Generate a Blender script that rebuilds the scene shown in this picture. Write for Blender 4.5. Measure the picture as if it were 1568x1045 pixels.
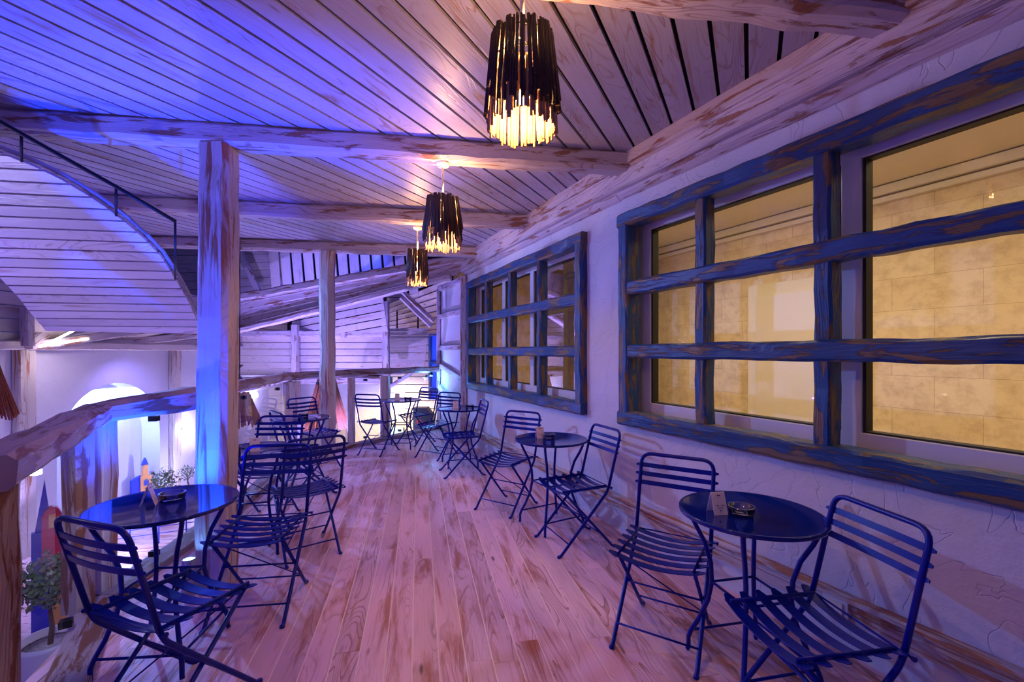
import bpy, bmesh, math, random
from mathutils import Vector, Matrix
random.seed(11)
C = bpy.context.scene
for o in list(bpy.data.objects): bpy.data.objects.remove(o, do_unlink=True)
PI = math.pi
V = Vector

# ------------------------------------------------------------------ camera
F = 697.0; HZ = 539.0; EYE = 1.43
cd = bpy.data.cameras.new('camera'); cam = bpy.data.objects.new('camera', cd)
C.collection.objects.link(cam); C.camera = cam
cam.location = (0, 0, EYE); cam.rotation_euler = (PI/2, 0, 0)
cd.sensor_width = 36; cd.lens = 36*F/1568; cd.shift_y = (HZ-522.5)/1568; cd.clip_start = .02
# ------------------------------------------------------------------ world / light / exposure
W = bpy.data.worlds.new('world'); C.world = W; W.use_nodes = True
W.node_tree.nodes['Background'].inputs[0].default_value = (.11, .09, .50, 1)
W.node_tree.nodes['Background'].inputs[1].default_value = .22
vs = C.view_settings; vs.view_transform = 'Standard'; vs.look = 'None'; vs.exposure = 0.0; vs.gamma = 1
try: vs.use_curve_mapping = False
except Exception: pass

def lamp(kind, loc, col, power, target=None, rad=.05, size=1.0, angle=120, blend=.8, sy=None):
    l = bpy.data.lights.new('lamp', kind); l.energy = power; l.color = col
    if kind == 'AREA':
        l.size = size
        if sy: l.shape = 'RECTANGLE'; l.size_y = sy
    else: l.shadow_soft_size = rad
    if kind == 'SPOT': l.spot_size = math.radians(angle); l.spot_blend = blend
    o = bpy.data.objects.new('lamp_light', l); C.collection.objects.link(o); o.location = loc
    if target is not None:
        o.rotation_euler = (V(target)-V(loc)).to_track_quat('-Z', 'Y').to_euler()
    return o
PUR = (.24, .20, 1.0); VIO = (.32, .24, 1.0); BLU = (.005, .05, 1.0); WARM = (1.0, .50, .17)
# added floods without fixtures, tinting ceiling, wall, canopy and roof slope
lamp('AREA', (-3.6, -1.2, .6), (.13,.05,1.0), 22, (-1.2, 3.2, 2.9), size=1.6)
lamp('AREA', (-1.5, -1.7, 2.0), (.34, .28, 1.0), 9, (-1.6, 3.5, .2), size=1.4)
lamp('SPOT', (-5.2, 3.0, .6), (.12,.04,1.0), 90, (-2.2, 4.6, 2.9), rad=.02, angle=110)
lamp('SPOT', (-4.9, 5.6, 2.5), (.20,.33,1.0), 560, (.2, 4.6, .5), rad=.03, angle=80)
lamp('SPOT', (-2.75, 6.9, .2), VIO, 130, (-1.6, 4.4, 2.9), rad=.02, angle=120)
lamp('SPOT', (-3.2, 3.4, .35), (.14, .08, 1.0), 22, (-.9, 3.6, 2.9), rad=.02, angle=110)
lamp('SPOT', (-3.6, 7.9, -.7), (.42, .33, 1.0), 230, (-3.4, 9.6, 1.4), rad=.02, angle=130)
lamp('SPOT', (-2.6, 7.6, -.4), (.34, .26, 1.0), 380, (-2.4, 8.7, 2.8), rad=.02, angle=120)
lamp('SPOT', (-3.9, 7.0, .3), (.28,.22,1.0), 380, (-3.6, 8.2, 2.2), rad=.02, angle=110)
lamp('SPOT', (-4.6, 1.6, .2), (.46, .44, 1.0), 200, (-2.8, 3.0, 1.9), rad=.05, angle=58)

# ------------------------------------------------------------------ helpers
def link(o, parent=None):
    C.collection.objects.link(o)
    if parent is not None: o.parent = parent
    return o
def tag(o, label=None, cat=None, group=None, kind=None):
    if label: o['label'] = label
    if cat: o['category'] = cat
    if group: o['group'] = group
    if kind: o['kind'] = kind
    return o
def empty(name, loc=(0,0,0), rz=0, label=None, cat=None, group=None, kind=None):
    o = bpy.data.objects.new(name, None); link(o); o.location = loc; o.rotation_euler = (0,0,rz)
    o.empty_display_size = .1
    return tag(o, label, cat, group, kind)
def copy_tree(o, parent=None):
    c = o.copy(); link(c)
    if parent is not None: c.parent = parent
    for ch in list(o.children): copy_tree(ch, c)
    return c

class MB:
    """mesh builder: vertices, faces, a uv per corner and a random value per face"""
    def __init__(s): s.v=[]; s.f=[]; s.uv=[]; s.r=[]; s.sm=[]
    def quad(s, pts, uvs, r=0., sm=False):
        b=len(s.v); s.v += [tuple(p) for p in pts]; s.f.append(tuple(range(b,b+len(pts)))); s.uv.append(uvs); s.r.append(r); s.sm.append(sm)
    def log(s, p0, p1, w, h, up=(0,0,1), ch=.25, jit=.006, step=.16, rng=random, w1=None, h1=None, caps=True):
        p0=V(p0); p1=V(p1); d=p1-p0; L=d.length; d=d.normalized(); up=V(up)
        if abs(d.dot(up))>.98: up=V((1,0,0)) if abs(d.x)<.9 else V((0,1,0))
        sx=d.cross(up).normalized(); uz=sx.cross(d).normalized()
        n=max(1,int(L/step)); w1=w1 or w; h1=h1 or h
        uo=rng.uniform(0,40); vo=rng.uniform(0,40); r=rng.random(); b=len(s.v)
        for i in range(n+1):
            t=i/n; ww=w+(w1-w)*t; hh=h+(h1-h)*t; c=min(ww,hh)*ch
            ring=[(-ww/2+c,-hh/2),(ww/2-c,-hh/2),(ww/2,-hh/2+c),(ww/2,hh/2-c),(ww/2-c,hh/2),(-ww/2+c,hh/2),(-ww/2,hh/2-c),(-ww/2,-hh/2+c)]
            j1=rng.uniform(-jit,jit); j2=rng.uniform(-jit,jit)
            for (a,q) in ring:
                a+=rng.uniform(-jit,jit)*.6+j1; q+=rng.uniform(-jit,jit)*.6+j2
                s.v.append(tuple(p0+d*(L*t)+sx*a+uz*q))
        per=[0,w-.5*w*ch,w,w+h*.8,w+h,2*w+h*.9,2*w+h,2*w+1.9*h,2*w+2*h]
        for i in range(n):
            for k in range(8):
                k2=(k+1)%8; a=b+i*8+k; c_=b+i*8+k2; e=b+(i+1)*8+k2; g=b+(i+1)*8+k
                s.f.append((a,c_,e,g)); u0=uo+L*i/n; u1=uo+L*(i+1)/n; v0=vo+per[k]; v1=vo+per[k+1]
                s.uv.append([(u0,v0),(u0,v1),(u1,v1),(u1,v0)]); s.r.append(r); s.sm.append(False)
        if caps:
            s.f.append(tuple(b+7-k for k in range(8))); s.uv.append([(uo+.02*k,vo) for k in range(8)]); s.r.append(r); s.sm.append(False)
            e=b+n*8; s.f.append(tuple(e+k for k in range(8))); s.uv.append([(uo+.02*k,vo) for k in range(8)]); s.r.append(r); s.sm.append(False)
        return s
    def box(s, p0, p1, w, h, up=(0,0,1), rng=random):   # a straight sawn piece
        return s.log(p0,p1,w,h,up,ch=.04,jit=0,step=99,rng=rng)
    def tube(s, pts, r, n=8, closed=False, flat=None, flatdir=None, caps=True):
        """round bar through pts; r number or list; flat = (a,b) radii along side / normal"""
        pts=[V(p) for p in pts]; m=len(pts); b=len(s.v); prev=None
        rr=[r]*m if not isinstance(r,(list,tuple)) else list(r)
        for i in range(m):
            if closed: d=(pts[(i+1)%m]-pts[i-1])
            else: d=pts[min(i+1,m-1)]-pts[max(i-1,0)]
            d=d.normalized()
            if flatdir is not None:
                nn=V(flatdir); nn=(nn-d*nn.dot(d)).normalized()
            elif prev is None:
                a=V((0,0,1)) if abs(d.z)<.9 else V((1,0,0)); nn=(a-d*a.dot(d)).normalized()
            else: nn=(prev-d*prev.dot(d)).normalized()
            prev=nn; bb=d.cross(nn)
            for k in range(n):
                a=2*PI*k/n
                if flat: s.v.append(tuple(pts[i]+nn*math.cos(a)*flat[1]+bb*math.sin(a)*flat[0]))
                else: s.v.append(tuple(pts[i]+(nn*math.cos(a)+bb*math.sin(a))*rr[i]))
        for i in range(m if closed else m-1):
            for k in range(n):
                a=b+i*n+k; a2=b+i*n+(k+1)%n; j=(i+1)%m; c=b+j*n+(k+1)%n; e=b+j*n+k
                s.f.append((a,a2,c,e)); s.uv.append([(i*.1,k*.01)]*4); s.r.append(0.); s.sm.append(True)
        if not closed and caps:
            s.f.append(tuple(b+n-1-k for k in range(n))); s.uv.append([(0,0)]*n); s.r.append(0.); s.sm.append(False)
            e=b+(m-1)*n; s.f.append(tuple(e+k for k in range(n))); s.uv.append([(0,0)]*n); s.r.append(0.); s.sm.append(False)
        return s
    def lathe(s, prof, n=32, c=(0,0,0), sm=True, close=False):
        b=len(s.v); m=len(prof); c=V(c)
        for (r,z) in prof:
            for k in range(n):
                a=2*PI*k/n; s.v.append((c.x+r*math.cos(a),c.y+r*math.sin(a),c.z+z))
        for i in range(m if close else m-1):
            j=(i+1)%m
            for k in range(n):
                k2=(k+1)%n; s.f.append((b+i*n+k,b+i*n+k2,b+j*n+k2,b+j*n+k)); s.uv.append([(k/n,prof[i][1]),(k2/n,prof[i][1]),(k2/n,prof[j][1]),(k/n,prof[j][1])]); s.r.append(0.); s.sm.append(sm)
        if not close:
            if prof[0][0]>1e-4: s.f.append(tuple(b+n-1-k for k in range(n))); s.uv.append([(0,0)]*n); s.r.append(0.); s.sm.append(False)
            if prof[-1][0]>1e-4: e=b+(m-1)*n; s.f.append(tuple(e+k for k in range(n))); s.uv.append([(0,0)]*n); s.r.append(0.); s.sm.append(False)
        return s
    def prism(s, poly, z0, z1, frame=None, r=0., uvf=None, uo=0., vo=0.):
        """polygon in local xy extruded z0..z1; frame = (origin, ex, ey, ez)"""
        fr = frame or (V((0,0,0)),V((1,0,0)),V((0,1,0)),V((0,0,1)))
        P=lambda x,y,z: tuple(fr[0]+fr[1]*x+fr[2]*y+fr[3]*z)
        n=len(poly); b=len(s.v); uvf=uvf or (lambda x,y:(x,y))
        s.v += [P(x,y,z0) for x,y in poly]+[P(x,y,z1) for x,y in poly]
        U=[(uvf(x,y)[0]+uo,uvf(x,y)[1]+vo) for x,y in poly]
        s.f.append(tuple(b+n-1-k for k in range(n))); s.uv.append(U[::-1]); s.r.append(r); s.sm.append(False)
        s.f.append(tuple(b+n+k for k in range(n))); s.uv.append(U); s.r.append(r); s.sm.append(False)
        for k in range(n):
            k2=(k+1)%n; s.f.append((b+k,b+k2,b+n+k2,b+n+k)); s.uv.append([U[k],U[k2],(U[k2][0],U[k2][1]+.02),(U[k][0],U[k][1]+.02)]); s.r.append(r); s.sm.append(False)
        return s
    def build(s, name, mat, parent=None, loc=None, rot=None):
        me=bpy.data.meshes.new(name); me.from_pydata(s.v,[],s.f)
        uv=me.uv_layers.new(name='UVMap'); at=me.attributes.new('rnd','FLOAT','FACE')
        flat=[c for f in s.uv for p in f for c in p]; uv.data.foreach_set('uv',flat); at.data.foreach_set('value',s.r)
        me.polygons.foreach_set('use_smooth',s.sm); me.materials.append(mat)
        bm=bmesh.new(); bm.from_mesh(me); bmesh.ops.recalc_face_normals(bm,faces=bm.faces); bm.to_mesh(me); bm.free()
        me.update(); o=bpy.data.objects.new(name,me); link(o,parent)
        if loc is not None: o.location=loc
        if rot is not None: o.rotation_euler=rot
        return o
    def build_at(s, name, mat, base):     # top-level mesh whose origin sits at base
        base=V(base); s.v=[tuple(V(p)-base) for p in s.v]
        return s.build(name, mat, None, base)

def clip_half(poly, a, b, c):      # keep a*x+b*y<=c
    out=[]
    for i in range(len(poly)):
        p=poly[i]; q=poly[(i+1)%len(poly)]; fp=a*p[0]+b*p[1]-c; fq=a*q[0]+b*q[1]-c
        if fp<=0: out.append(p)
        if fp*fq<0: t=fp/(fp-fq); out.append((p[0]+(q[0]-p[0])*t,p[1]+(q[1]-p[1])*t))
    return out
def clip_convex(poly, hull):       # hull counter-clockwise
    for i in range(len(hull)):
        p=hull[i]; q=hull[(i+1)%len(hull)]
        a=(q[1]-p[1]); b=-(q[0]-p[0]); c=a*p[0]+b*p[1]
        poly=clip_half(poly,a,b,c)
        if len(poly)<3: return []
    return poly
def planks(mb, hulls, ang, pitch, gap, z0, z1, frame=None, blen=None, seed=3, jz=0., off=0.):
    """boards along direction ang cut to the convex hulls (ccw)"""
    rng=random.Random(seed); d=(math.cos(ang),math.sin(ang)); n=(-d[1],d[0])
    vs_=[p[0]*n[0]+p[1]*n[1] for h in hulls for p in h]; us=[p[0]*d[0]+p[1]*d[1] for h in hulls for p in h]
    k=math.floor((min(vs_)-off)/pitch)
    while k*pitch+off<max(vs_):
        v0=k*pitch+gap/2+off; v1=(k+1)*pitch-gap/2+off; u=min(us)-rng.uniform(0,2); uo=rng.uniform(0,50); vo=rng.uniform(0,50)
        while u<max(us):
            L=blen*rng.uniform(.7,1.3) if blen else 1e3
            u1=u+L; r=rng.random(); dz=rng.uniform(-jz,jz); g=.0015 if blen else 0
            rect=[(u+g,v0),(min(u1,max(us)+1)-g,v0),(min(u1,max(us)+1)-g,v1),(u+g,v1)]
            rect=[(a*d[0]+b*n[0],a*d[1]+b*n[1]) for a,b in rect]
            for h in hulls:
                pl=clip_convex(rect,h)
                if len(pl)>=3:
                    mb.prism(pl,z0+dz,z1+dz,frame,r,uvf=lambda x,y:(x*d[0]+y*d[1],x*n[0]+y*n[1]),uo=uo+r*9,vo=vo+r*3)
            u=u1
        k+=1
    return mb

# ------------------------------------------------------------------ materials
def newmat(name):
    m=bpy.data.materials.new(name); m.use_nodes=True; nt=m.node_tree; return m,nt,nt.nodes['Principled BSDF']
def N(nt,t,**k):
    n=nt.nodes.new(t)
    for a,b in k.items(): setattr(n,a,b)
    return n
def plain(name,col,rough=.5,metal=0.,emit=None,es=0.,noise=0.,nscale=20,bump=0.,spec=None):
    m,nt,p=newmat(name); p.inputs['Base Color'].default_value=(*col,1); p.inputs['Roughness'].default_value=rough; p.inputs['Metallic'].default_value=metal
    if spec is not None: p.inputs['Specular IOR Level'].default_value=spec
    if emit: p.inputs['Emission Color'].default_value=(*emit,1); p.inputs['Emission Strength'].default_value=es
    if noise or bump:
        tc=N(nt,'ShaderNodeTexCoord'); nz=N(nt,'ShaderNodeTexNoise'); nz.inputs['Scale'].default_value=nscale; nz.inputs['Detail'].default_value=5
        nt.links.new(tc.outputs['Object'],nz.inputs['Vector'])
        if noise:
            mx=N(nt,'ShaderNodeMix',data_type='RGBA'); mx.inputs[6].default_value=(*[c*(1-noise) for c in col],1); mx.inputs[7].default_value=(*[min(1,c*(1+noise)) for c in col],1)
            nt.links.new(nz.outputs['Fac'],mx.inputs[0]); nt.links.new(mx.outputs[2],p.inputs['Base Color'])
        if bump:
            bp=N(nt,'ShaderNodeBump'); bp.inputs['Strength'].default_value=bump; bp.inputs['Distance'].default_value=.01
            nt.links.new(nz.outputs['Fac'],bp.inputs['Height']); nt.links.new(bp.outputs['Normal'],p.inputs['Normal'])
    return m
def wood(name, paint, bare, dark, wear=.52, wsharp=.06, rough=.5, grain=.5, streak=(1.1,11), bump=.35, rvar=.12, spec=.5, patch=0.5, rings=26.):
    """painted / washed timber: uv.x runs along the piece in metres"""
    m,nt,p=newmat(name); L=nt.links.new
    uv=N(nt,'ShaderNodeUVMap',uv_map='UVMap')
    def mp(sx,sy):
        a=N(nt,'ShaderNodeMapping'); a.inputs['Scale'].default_value=(sx,sy,1); L(uv.outputs[0],a.inputs[0]); return a.outputs[0]
    def nz(vec,sc,det=6,ro=.6,dist=0):
        a=N(nt,'ShaderNodeTexNoise'); a.inputs['Scale'].default_value=sc; a.inputs['Detail'].default_value=det; a.inputs['Roughness'].default_value=ro; a.inputs['Distortion'].default_value=dist; L(vec,a.inputs['Vector']); return a.outputs['Fac']
    def ramp(f,a,b,ca=(0,0,0,1),cb=(1,1,1,1)):
        r=N(nt,'ShaderNodeValToRGB'); r.color_ramp.elements[0].position=a; r.color_ramp.elements[0].color=ca; r.color_ramp.elements[1].position=b; r.color_ramp.elements[1].color=cb; L(f,r.inputs[0]); return r.outputs[0]
    def mul(a,b): 
        x=N(nt,'ShaderNodeMath',operation='MULTIPLY'); L(a,x.inputs[0])
        if isinstance(b,float): x.inputs[1].default_value=b
        else: L(b,x.inputs[1])
        return x.outputs[0]
    def mix(f,a,b):
        x=N(nt,'ShaderNodeMix',data_type='RGBA')
        for s_,v_ in ((0,f),(6,a),(7,b)):
            if isinstance(v_,tuple): x.inputs[s_].default_value=(*v_,1)
            elif isinstance(v_,float): x.inputs[s_].default_value=v_
            else: L(v_,x.inputs[s_])
        return x.outputs[2]
    wearn=nz(mp(*streak),1.0,9,.66,.5); wm=ramp(wearn,wear,wear+wsharp)
    fine=nz(mp(2.5,110),1.0,4,.6); big=nz(mp(.5,3),1.0,3,.5)
    ring=nz(mp(.75,5.5),1.0,2,.45,.5); rm=N(nt,'ShaderNodeMath',operation='MULTIPLY'); L(ring,rm.inputs[0]); rm.inputs[1].default_value=rings
    rf_=N(nt,'ShaderNodeMath',operation='FRACT'); L(rm.outputs[0],rf_.inputs[0]); msk=ramp(nz(mp(.6,4),1.0,3,.5),.42,.62)
    lines=mul(ramp(rf_.outputs[0],.70,.97),msk)
    vo=N(nt,'ShaderNodeTexVoronoi'); vo.inputs['Scale'].default_value=1.; L(mp(1.5,5.5),vo.inputs['Vector']); knots=ramp(vo.outputs['Distance'],.035,.075,(1,1,1,1),(0,0,0,1))
    base=mix(wm,paint,bare)
    base=mix(mul(lines,grain),base,tuple(.55*a+.45*b for a,b in zip(bare,dark)))
    base=mix(mul(ramp(fine,.55,.75),grain*.6),base,bare)
    base=mix(mul(knots,.85),base,dark)
    at=N(nt,'ShaderNodeAttribute',attribute_name='rnd')
    hs=N(nt,'ShaderNodeHueSaturation'); L(base,hs.inputs['Color'])
    mr=N(nt,'ShaderNodeMapRange'); mr.inputs[3].default_value=1-rvar; mr.inputs[4].default_value=1+rvar; L(at.outputs['Fac'],mr.inputs[0])
    bg=N(nt,'ShaderNodeMapRange'); bg.inputs[3].default_value=1-patch*.35; bg.inputs[4].default_value=1+patch*.35; L(big,bg.inputs[0])
    mm=N(nt,'ShaderNodeMath',operation='MULTIPLY'); L(mr.outputs[0],mm.inputs[0]); L(bg.outputs[0],mm.inputs[1]); L(mm.outputs[0],hs.inputs['Value'])
    L(hs.outputs[0],p.inputs['Base Color']); p.inputs['Roughness'].default_value=rough; p.inputs['Specular IOR Level'].default_value=spec
    hsum=N(nt,'ShaderNodeMath',operation='ADD'); L(mul(wm,-.6),hsum.inputs[0]); L(mul(lines,-.7),hsum.inputs[1])
    h2=N(nt,'ShaderNodeMath',operation='ADD'); L(hsum.outputs[0],h2.inputs[0]); L(mul(fine,.5),h2.inputs[1])
    bp=N(nt,'ShaderNodeBump'); bp.inputs['Strength'].default_value=bump; bp.inputs['Distance'].default_value=.006
    L(h2.outputs[0],bp.inputs['Height']); L(bp.outputs['Normal'],p.inputs['Normal'])
    return m
M={}
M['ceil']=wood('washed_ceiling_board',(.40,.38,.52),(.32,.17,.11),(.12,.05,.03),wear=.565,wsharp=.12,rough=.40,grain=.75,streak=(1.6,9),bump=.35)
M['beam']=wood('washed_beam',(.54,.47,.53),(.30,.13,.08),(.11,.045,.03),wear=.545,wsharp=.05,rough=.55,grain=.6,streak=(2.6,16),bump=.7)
M['rail']=wood('washed_rail',(.38,.29,.31),(.20,.075,.04),(.10,.04,.02),wear=.50,wsharp=.05,rough=.5,grain=.4,streak=(2.6,14),bump=.6)
M['column']=wood('washed_column',(.60,.54,.54),(.38,.15,.07),(.12,.05,.03),wear=.53,wsharp=.07,rough=.5,grain=.6,streak=(.9,15),bump=.6)
M['floor']=wood('washed_floor_board',(.84,.54,.64),(.50,.19,.13),(.09,.03,.02),wear=.50,wsharp=.13,rough=.36,grain=.85,streak=(1.3,9),bump=.3,rvar=.14,patch=.9)
M['seam']=plain('floor_seam_filler',(.95,.80,.76),.6)
M['trimw']=wood('washed_baseboard',(.58,.50,.48),(.42,.17,.08),(.13,.05,.03),wear=.49,wsharp=.06,rough=.5,grain=.4,streak=(2.2,22),bump=.5)
M['blue']=wood('distressed_blue_timber',(.004,.055,.20),(.17,.105,.05),(.01,.04,.06),wear=.515,wsharp=.04,rough=.42,grain=.3,streak=(3.2,17),bump=.8,rvar=.1)
M['bluelight']=wood('blue_shutter_paint',(.02,.12,.75),(.02,.06,.3),(.01,.03,.1),wear=.6,rough=.5)
M['hallwood']=wood('hall_washed_board',(.64,.56,.56),(.44,.26,.20),(.2,.1,.07),wear=.58,wsharp=.12,rough=.33,grain=.6,streak=(1.4,9),bump=.3)
M['dark']=plain('dark_void',(.012,.009,.014),.9)
def plaster(name,col,b=.5,sc=9):
    m,nt,p=newmat(name); L=nt.links.new; tc=N(nt,'ShaderNodeTexCoord')
    nz=N(nt,'ShaderNodeTexNoise'); nz.inputs['Scale'].default_value=sc; nz.inputs['Detail'].default_value=8; nz.inputs['Roughness'].default_value=.65; L(tc.outputs['Object'],nz.inputs['Vector'])
    mz=N(nt,'ShaderNodeTexNoise'); mz.inputs['Scale'].default_value=2.2; mz.inputs['Detail'].default_value=3; mz.inputs['Distortion'].default_value=1.5; L(tc.outputs['Object'],mz.inputs['Vector'])
    r=N(nt,'ShaderNodeValToRGB'); r.color_ramp.elements[0].position=.495; r.color_ramp.elements[1].position=.5; e=r.color_ramp.elements.new(.508); e.color=(0,0,0,1); L(mz.outputs['Fac'],r.inputs[0]); r.color_ramp.elements[1].color=(1,1,1,1)
    a=N(nt,'ShaderNodeMath',operation='MULTIPLY_ADD'); L(r.outputs[0],a.inputs[0]); a.inputs[1].default_value=-.25; L(nz.outputs['Fac'],a.inputs[2])
    bp=N(nt,'ShaderNodeBump'); bp.inputs['Strength'].default_value=b; bp.inputs['Distance'].default_value=.012; L(a.outputs[0],bp.inputs['Height']); L(bp.outputs['Normal'],p.inputs['Normal'])
    mx=N(nt,'ShaderNodeMix',data_type='RGBA'); mx.inputs[6].default_value=(*[c*.9 for c in col],1); mx.inputs[7].default_value=(*col,1); L(nz.outputs['Fac'],mx.inputs[0]); L(mx.outputs[2],p.inputs['Base Color'])
    p.inputs['Roughness'].default_value=.75; return m
M['plaster']=plaster('white_plaster',(.66,.66,.72),.85)
M['plaster_hall']=plaster('hall_plaster',(.68,.66,.78),.5)
M['cream']=plaster('cream_plaster',(.80,.68,.48),.1)
M['stone']=plaster('rough_white_stone',(.70,.69,.74),1.0,26)
def glassmat(name,tint=(1,1,1),refl=1.0,ior=1.45,k=1.0):
    m=bpy.data.materials.new(name); m.use_nodes=True; nt=m.node_tree; nt.nodes.clear(); L=nt.links.new
    o=N(nt,'ShaderNodeOutputMaterial'); t=N(nt,'ShaderNodeBsdfTransparent'); t.inputs[0].default_value=(*tint,1); g=N(nt,'ShaderNodeBsdfGlossy'); g.inputs['Roughness'].default_value=.01; g.inputs[0].default_value=(refl,refl,refl,1)
    f=N(nt,'ShaderNodeFresnel'); f.inputs[0].default_value=ior; x=N(nt,'ShaderNodeMixShader'); fk=N(nt,'ShaderNodeMath',operation='MULTIPLY'); L(f.outputs[0],fk.inputs[0]); fk.inputs[1].default_value=k; L(fk.outputs[0],x.inputs[0]); L(t.outputs[0],x.inputs[1]); L(g.outputs[0],x.inputs[2]); L(x.outputs[0],o.inputs[0]); return m
M['glass']=glassmat('window_glass',(.97,.97,.97),k=.55); M['railglass']=glassmat('railing_glass',(.93,.95,1.0),k=.22)
m,nt,p=newmat('ashtray_glass'); p.inputs['Base Color'].default_value=(1,1,1,1); p.inputs['Roughness'].default_value=.03; p.inputs['Transmission Weight'].default_value=1; M['ashglass']=glassmat('ashtray_glass',(.86,.86,.92),k=1.6,ior=1.6)
M['chair']=plain('blue_lacquered_steel',(.002,.010,.26),.30,.0,noise=.25,nscale=30,spec=.3)
M['table']=plain('blue_glossy_tabletop',(.001,.010,.20),.06,0,spec=.55)
M['alu']=plain('white_window_frame',(.62,.62,.66),.35)
M['gasket']=plain('black_gasket',(.01,.01,.01),.6)
M['stick']=plain('brown_stick',(.060,.028,.018),.6,noise=.5,nscale=60)
M['litstick']=plain('lit_inner_stick',(.50,.30,.16),.6,noise=.4,nscale=60)  # stick brown lightened: the bulb's glow is put into the colour
M['canopy']=plain('white_ceiling_rose',(.8,.72,.6),.4)
M['bulb']=plain('warm_bulb',(1,.8,.5),.4,emit=(1,.62,.28),es=60)
M['iron']=plain('black_iron',(.015,.014,.018),.45,.6)
M['card']=plain('pink_white_card',(.78,.68,.72),.5); M['ink']=plain('card_ink',(.08,.05,.12),.6)
M['socket']=plain('white_socket_plastic',(.70,.68,.70),.35)
M['rattan']=plain('red_brown_rattan',(.40,.13,.06),.8,noise=.5,nscale=80,bump=.8)
M['ledblue']=plain('blue_led_lens',(.6,.8,1),.3,emit=(.35,.6,1.0),es=14)
M['ledwhite']=plain('white_led_strip',(1,1,1),.3,emit=(1,.86,.80),es=5)
M['lampwhite']=plain('white_lamp_glass',(1,1,1),.3,emit=(1,.93,.95),es=12)
M['downlight']=plain('warm_downlight',(1,1,1),.3,emit=(1,.85,.55),es=30)
M['leaf']=plain('olive_leaf',(.16,.24,.10),.45,noise=.5,nscale=9)
M['bark']=plain('thin_bark',(.16,.09,.06),.8); M['pot']=plain('white_glazed_pot',(.74,.72,.78),.3); M['pebble']=plain('white_pebbles',(.6,.56,.56),.7,noise=.6,nscale=60,bump=1.)
M['teal']=plain('pale_green_panel',(.45,.75,.62),.5); M['fridge']=plain('dark_grey_cooler',(.03,.035,.05),.4); M['redtext']=plain('red_lettering',(.8,.05,.04),.5)
M['tblue']=plain('tower_blue_paint',(.03,.06,.6),.5); M['torange']=plain('tower_orange_paint',(.85,.36,.12),.5); M['tred']=plain('tower_red_paint',(.7,.03,.08),.5); M['tyellow']=plain('tower_yellow_paint',(.85,.5,.1),.5)
M['spot_body']=plain('silver_uplight_body',(.5,.5,.55),.3,.7)

# stone blocks of the room behind the windows
m,nt,p=newmat('travertine_blocks'); L=nt.links.new; uvn=N(nt,'ShaderNodeUVMap',uv_map='UVMap')
bk=N(nt,'ShaderNodeTexBrick'); bk.inputs['Scale'].default_value=1; bk.inputs['Brick Width'].default_value=.62; bk.inputs['Row Height'].default_value=.30; bk.inputs['Mortar Size'].default_value=.0022; bk.inputs['Mortar Smooth'].default_value=.3
bk.inputs['Color1'].default_value=(.84,.70,.47,1); bk.inputs['Color2'].default_value=(.76,.60,.38,1); bk.inputs['Mortar'].default_value=(.52,.37,.20,1); L(uvn.outputs[0],bk.inputs['Vector'])
nz=N(nt,'ShaderNodeTexNoise'); nz.inputs['Scale'].default_value=7; nz.inputs['Detail'].default_value=9; nz.inputs['Roughness'].default_value=.7; L(uvn.outputs[0],nz.inputs['Vector'])
mx=N(nt,'ShaderNodeMix',data_type='RGBA',blend_type='MULTIPLY'); rp=N(nt,'ShaderNodeValToRGB'); rp.color_ramp.elements[0].position=.35; rp.color_ramp.elements[0].color=(.72,.66,.58,1); rp.color_ramp.elements[1].position=.55
L(nz.outputs['Fac'],rp.inputs[0]); mx.inputs[0].default_value=.8; L(bk.outputs['Color'],mx.inputs[6]); L(rp.outputs[0],mx.inputs[7]); L(mx.outputs[2],p.inputs['Base Color']); p.inputs['Roughness'].default_value=.5; M['travertine']=m
M['roomceil']=plain('cream_room_ceiling',(.80,.72,.56),.7); M['roomfloor']=plain('room_stone_floor',(.5,.38,.24),.3)

# ------------------------------------------------------------------ plan geometry
JX, JY = .87, 3.63
SN, SF = -.487, -.4448                        # near / far slope of the right-hand wall (dX/dY)
def wx(Y): return JX + (SN if Y < JY else SF)*(Y-JY)
def wnorm(Y):                                 # unit normal pointing into the terrace (-X side)
    s = SN if Y < JY else SF; return V((-1, s, 0)).normalized()
def wdir(Y):
    s = SN if Y < JY else SF; return V((s, 1, 0)).normalized()
def wp(Y, z, off=0.):
    n = wnorm(Y); return V((wx(Y), Y, z)) + n*off
CZ = 2.925
BS = .155                                     # slope of ceiling beams
def beamY(k, X): return 3.394 + BS*(X-.957) + (k-1)*1.64
WEND = 7.22
RAIL = [(-1.45,1.30),(-2.33,2.58),(-2.42,3.45),(-2.58,4.5),(-2.92,5.95),(-1.36,8.54)]

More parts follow.
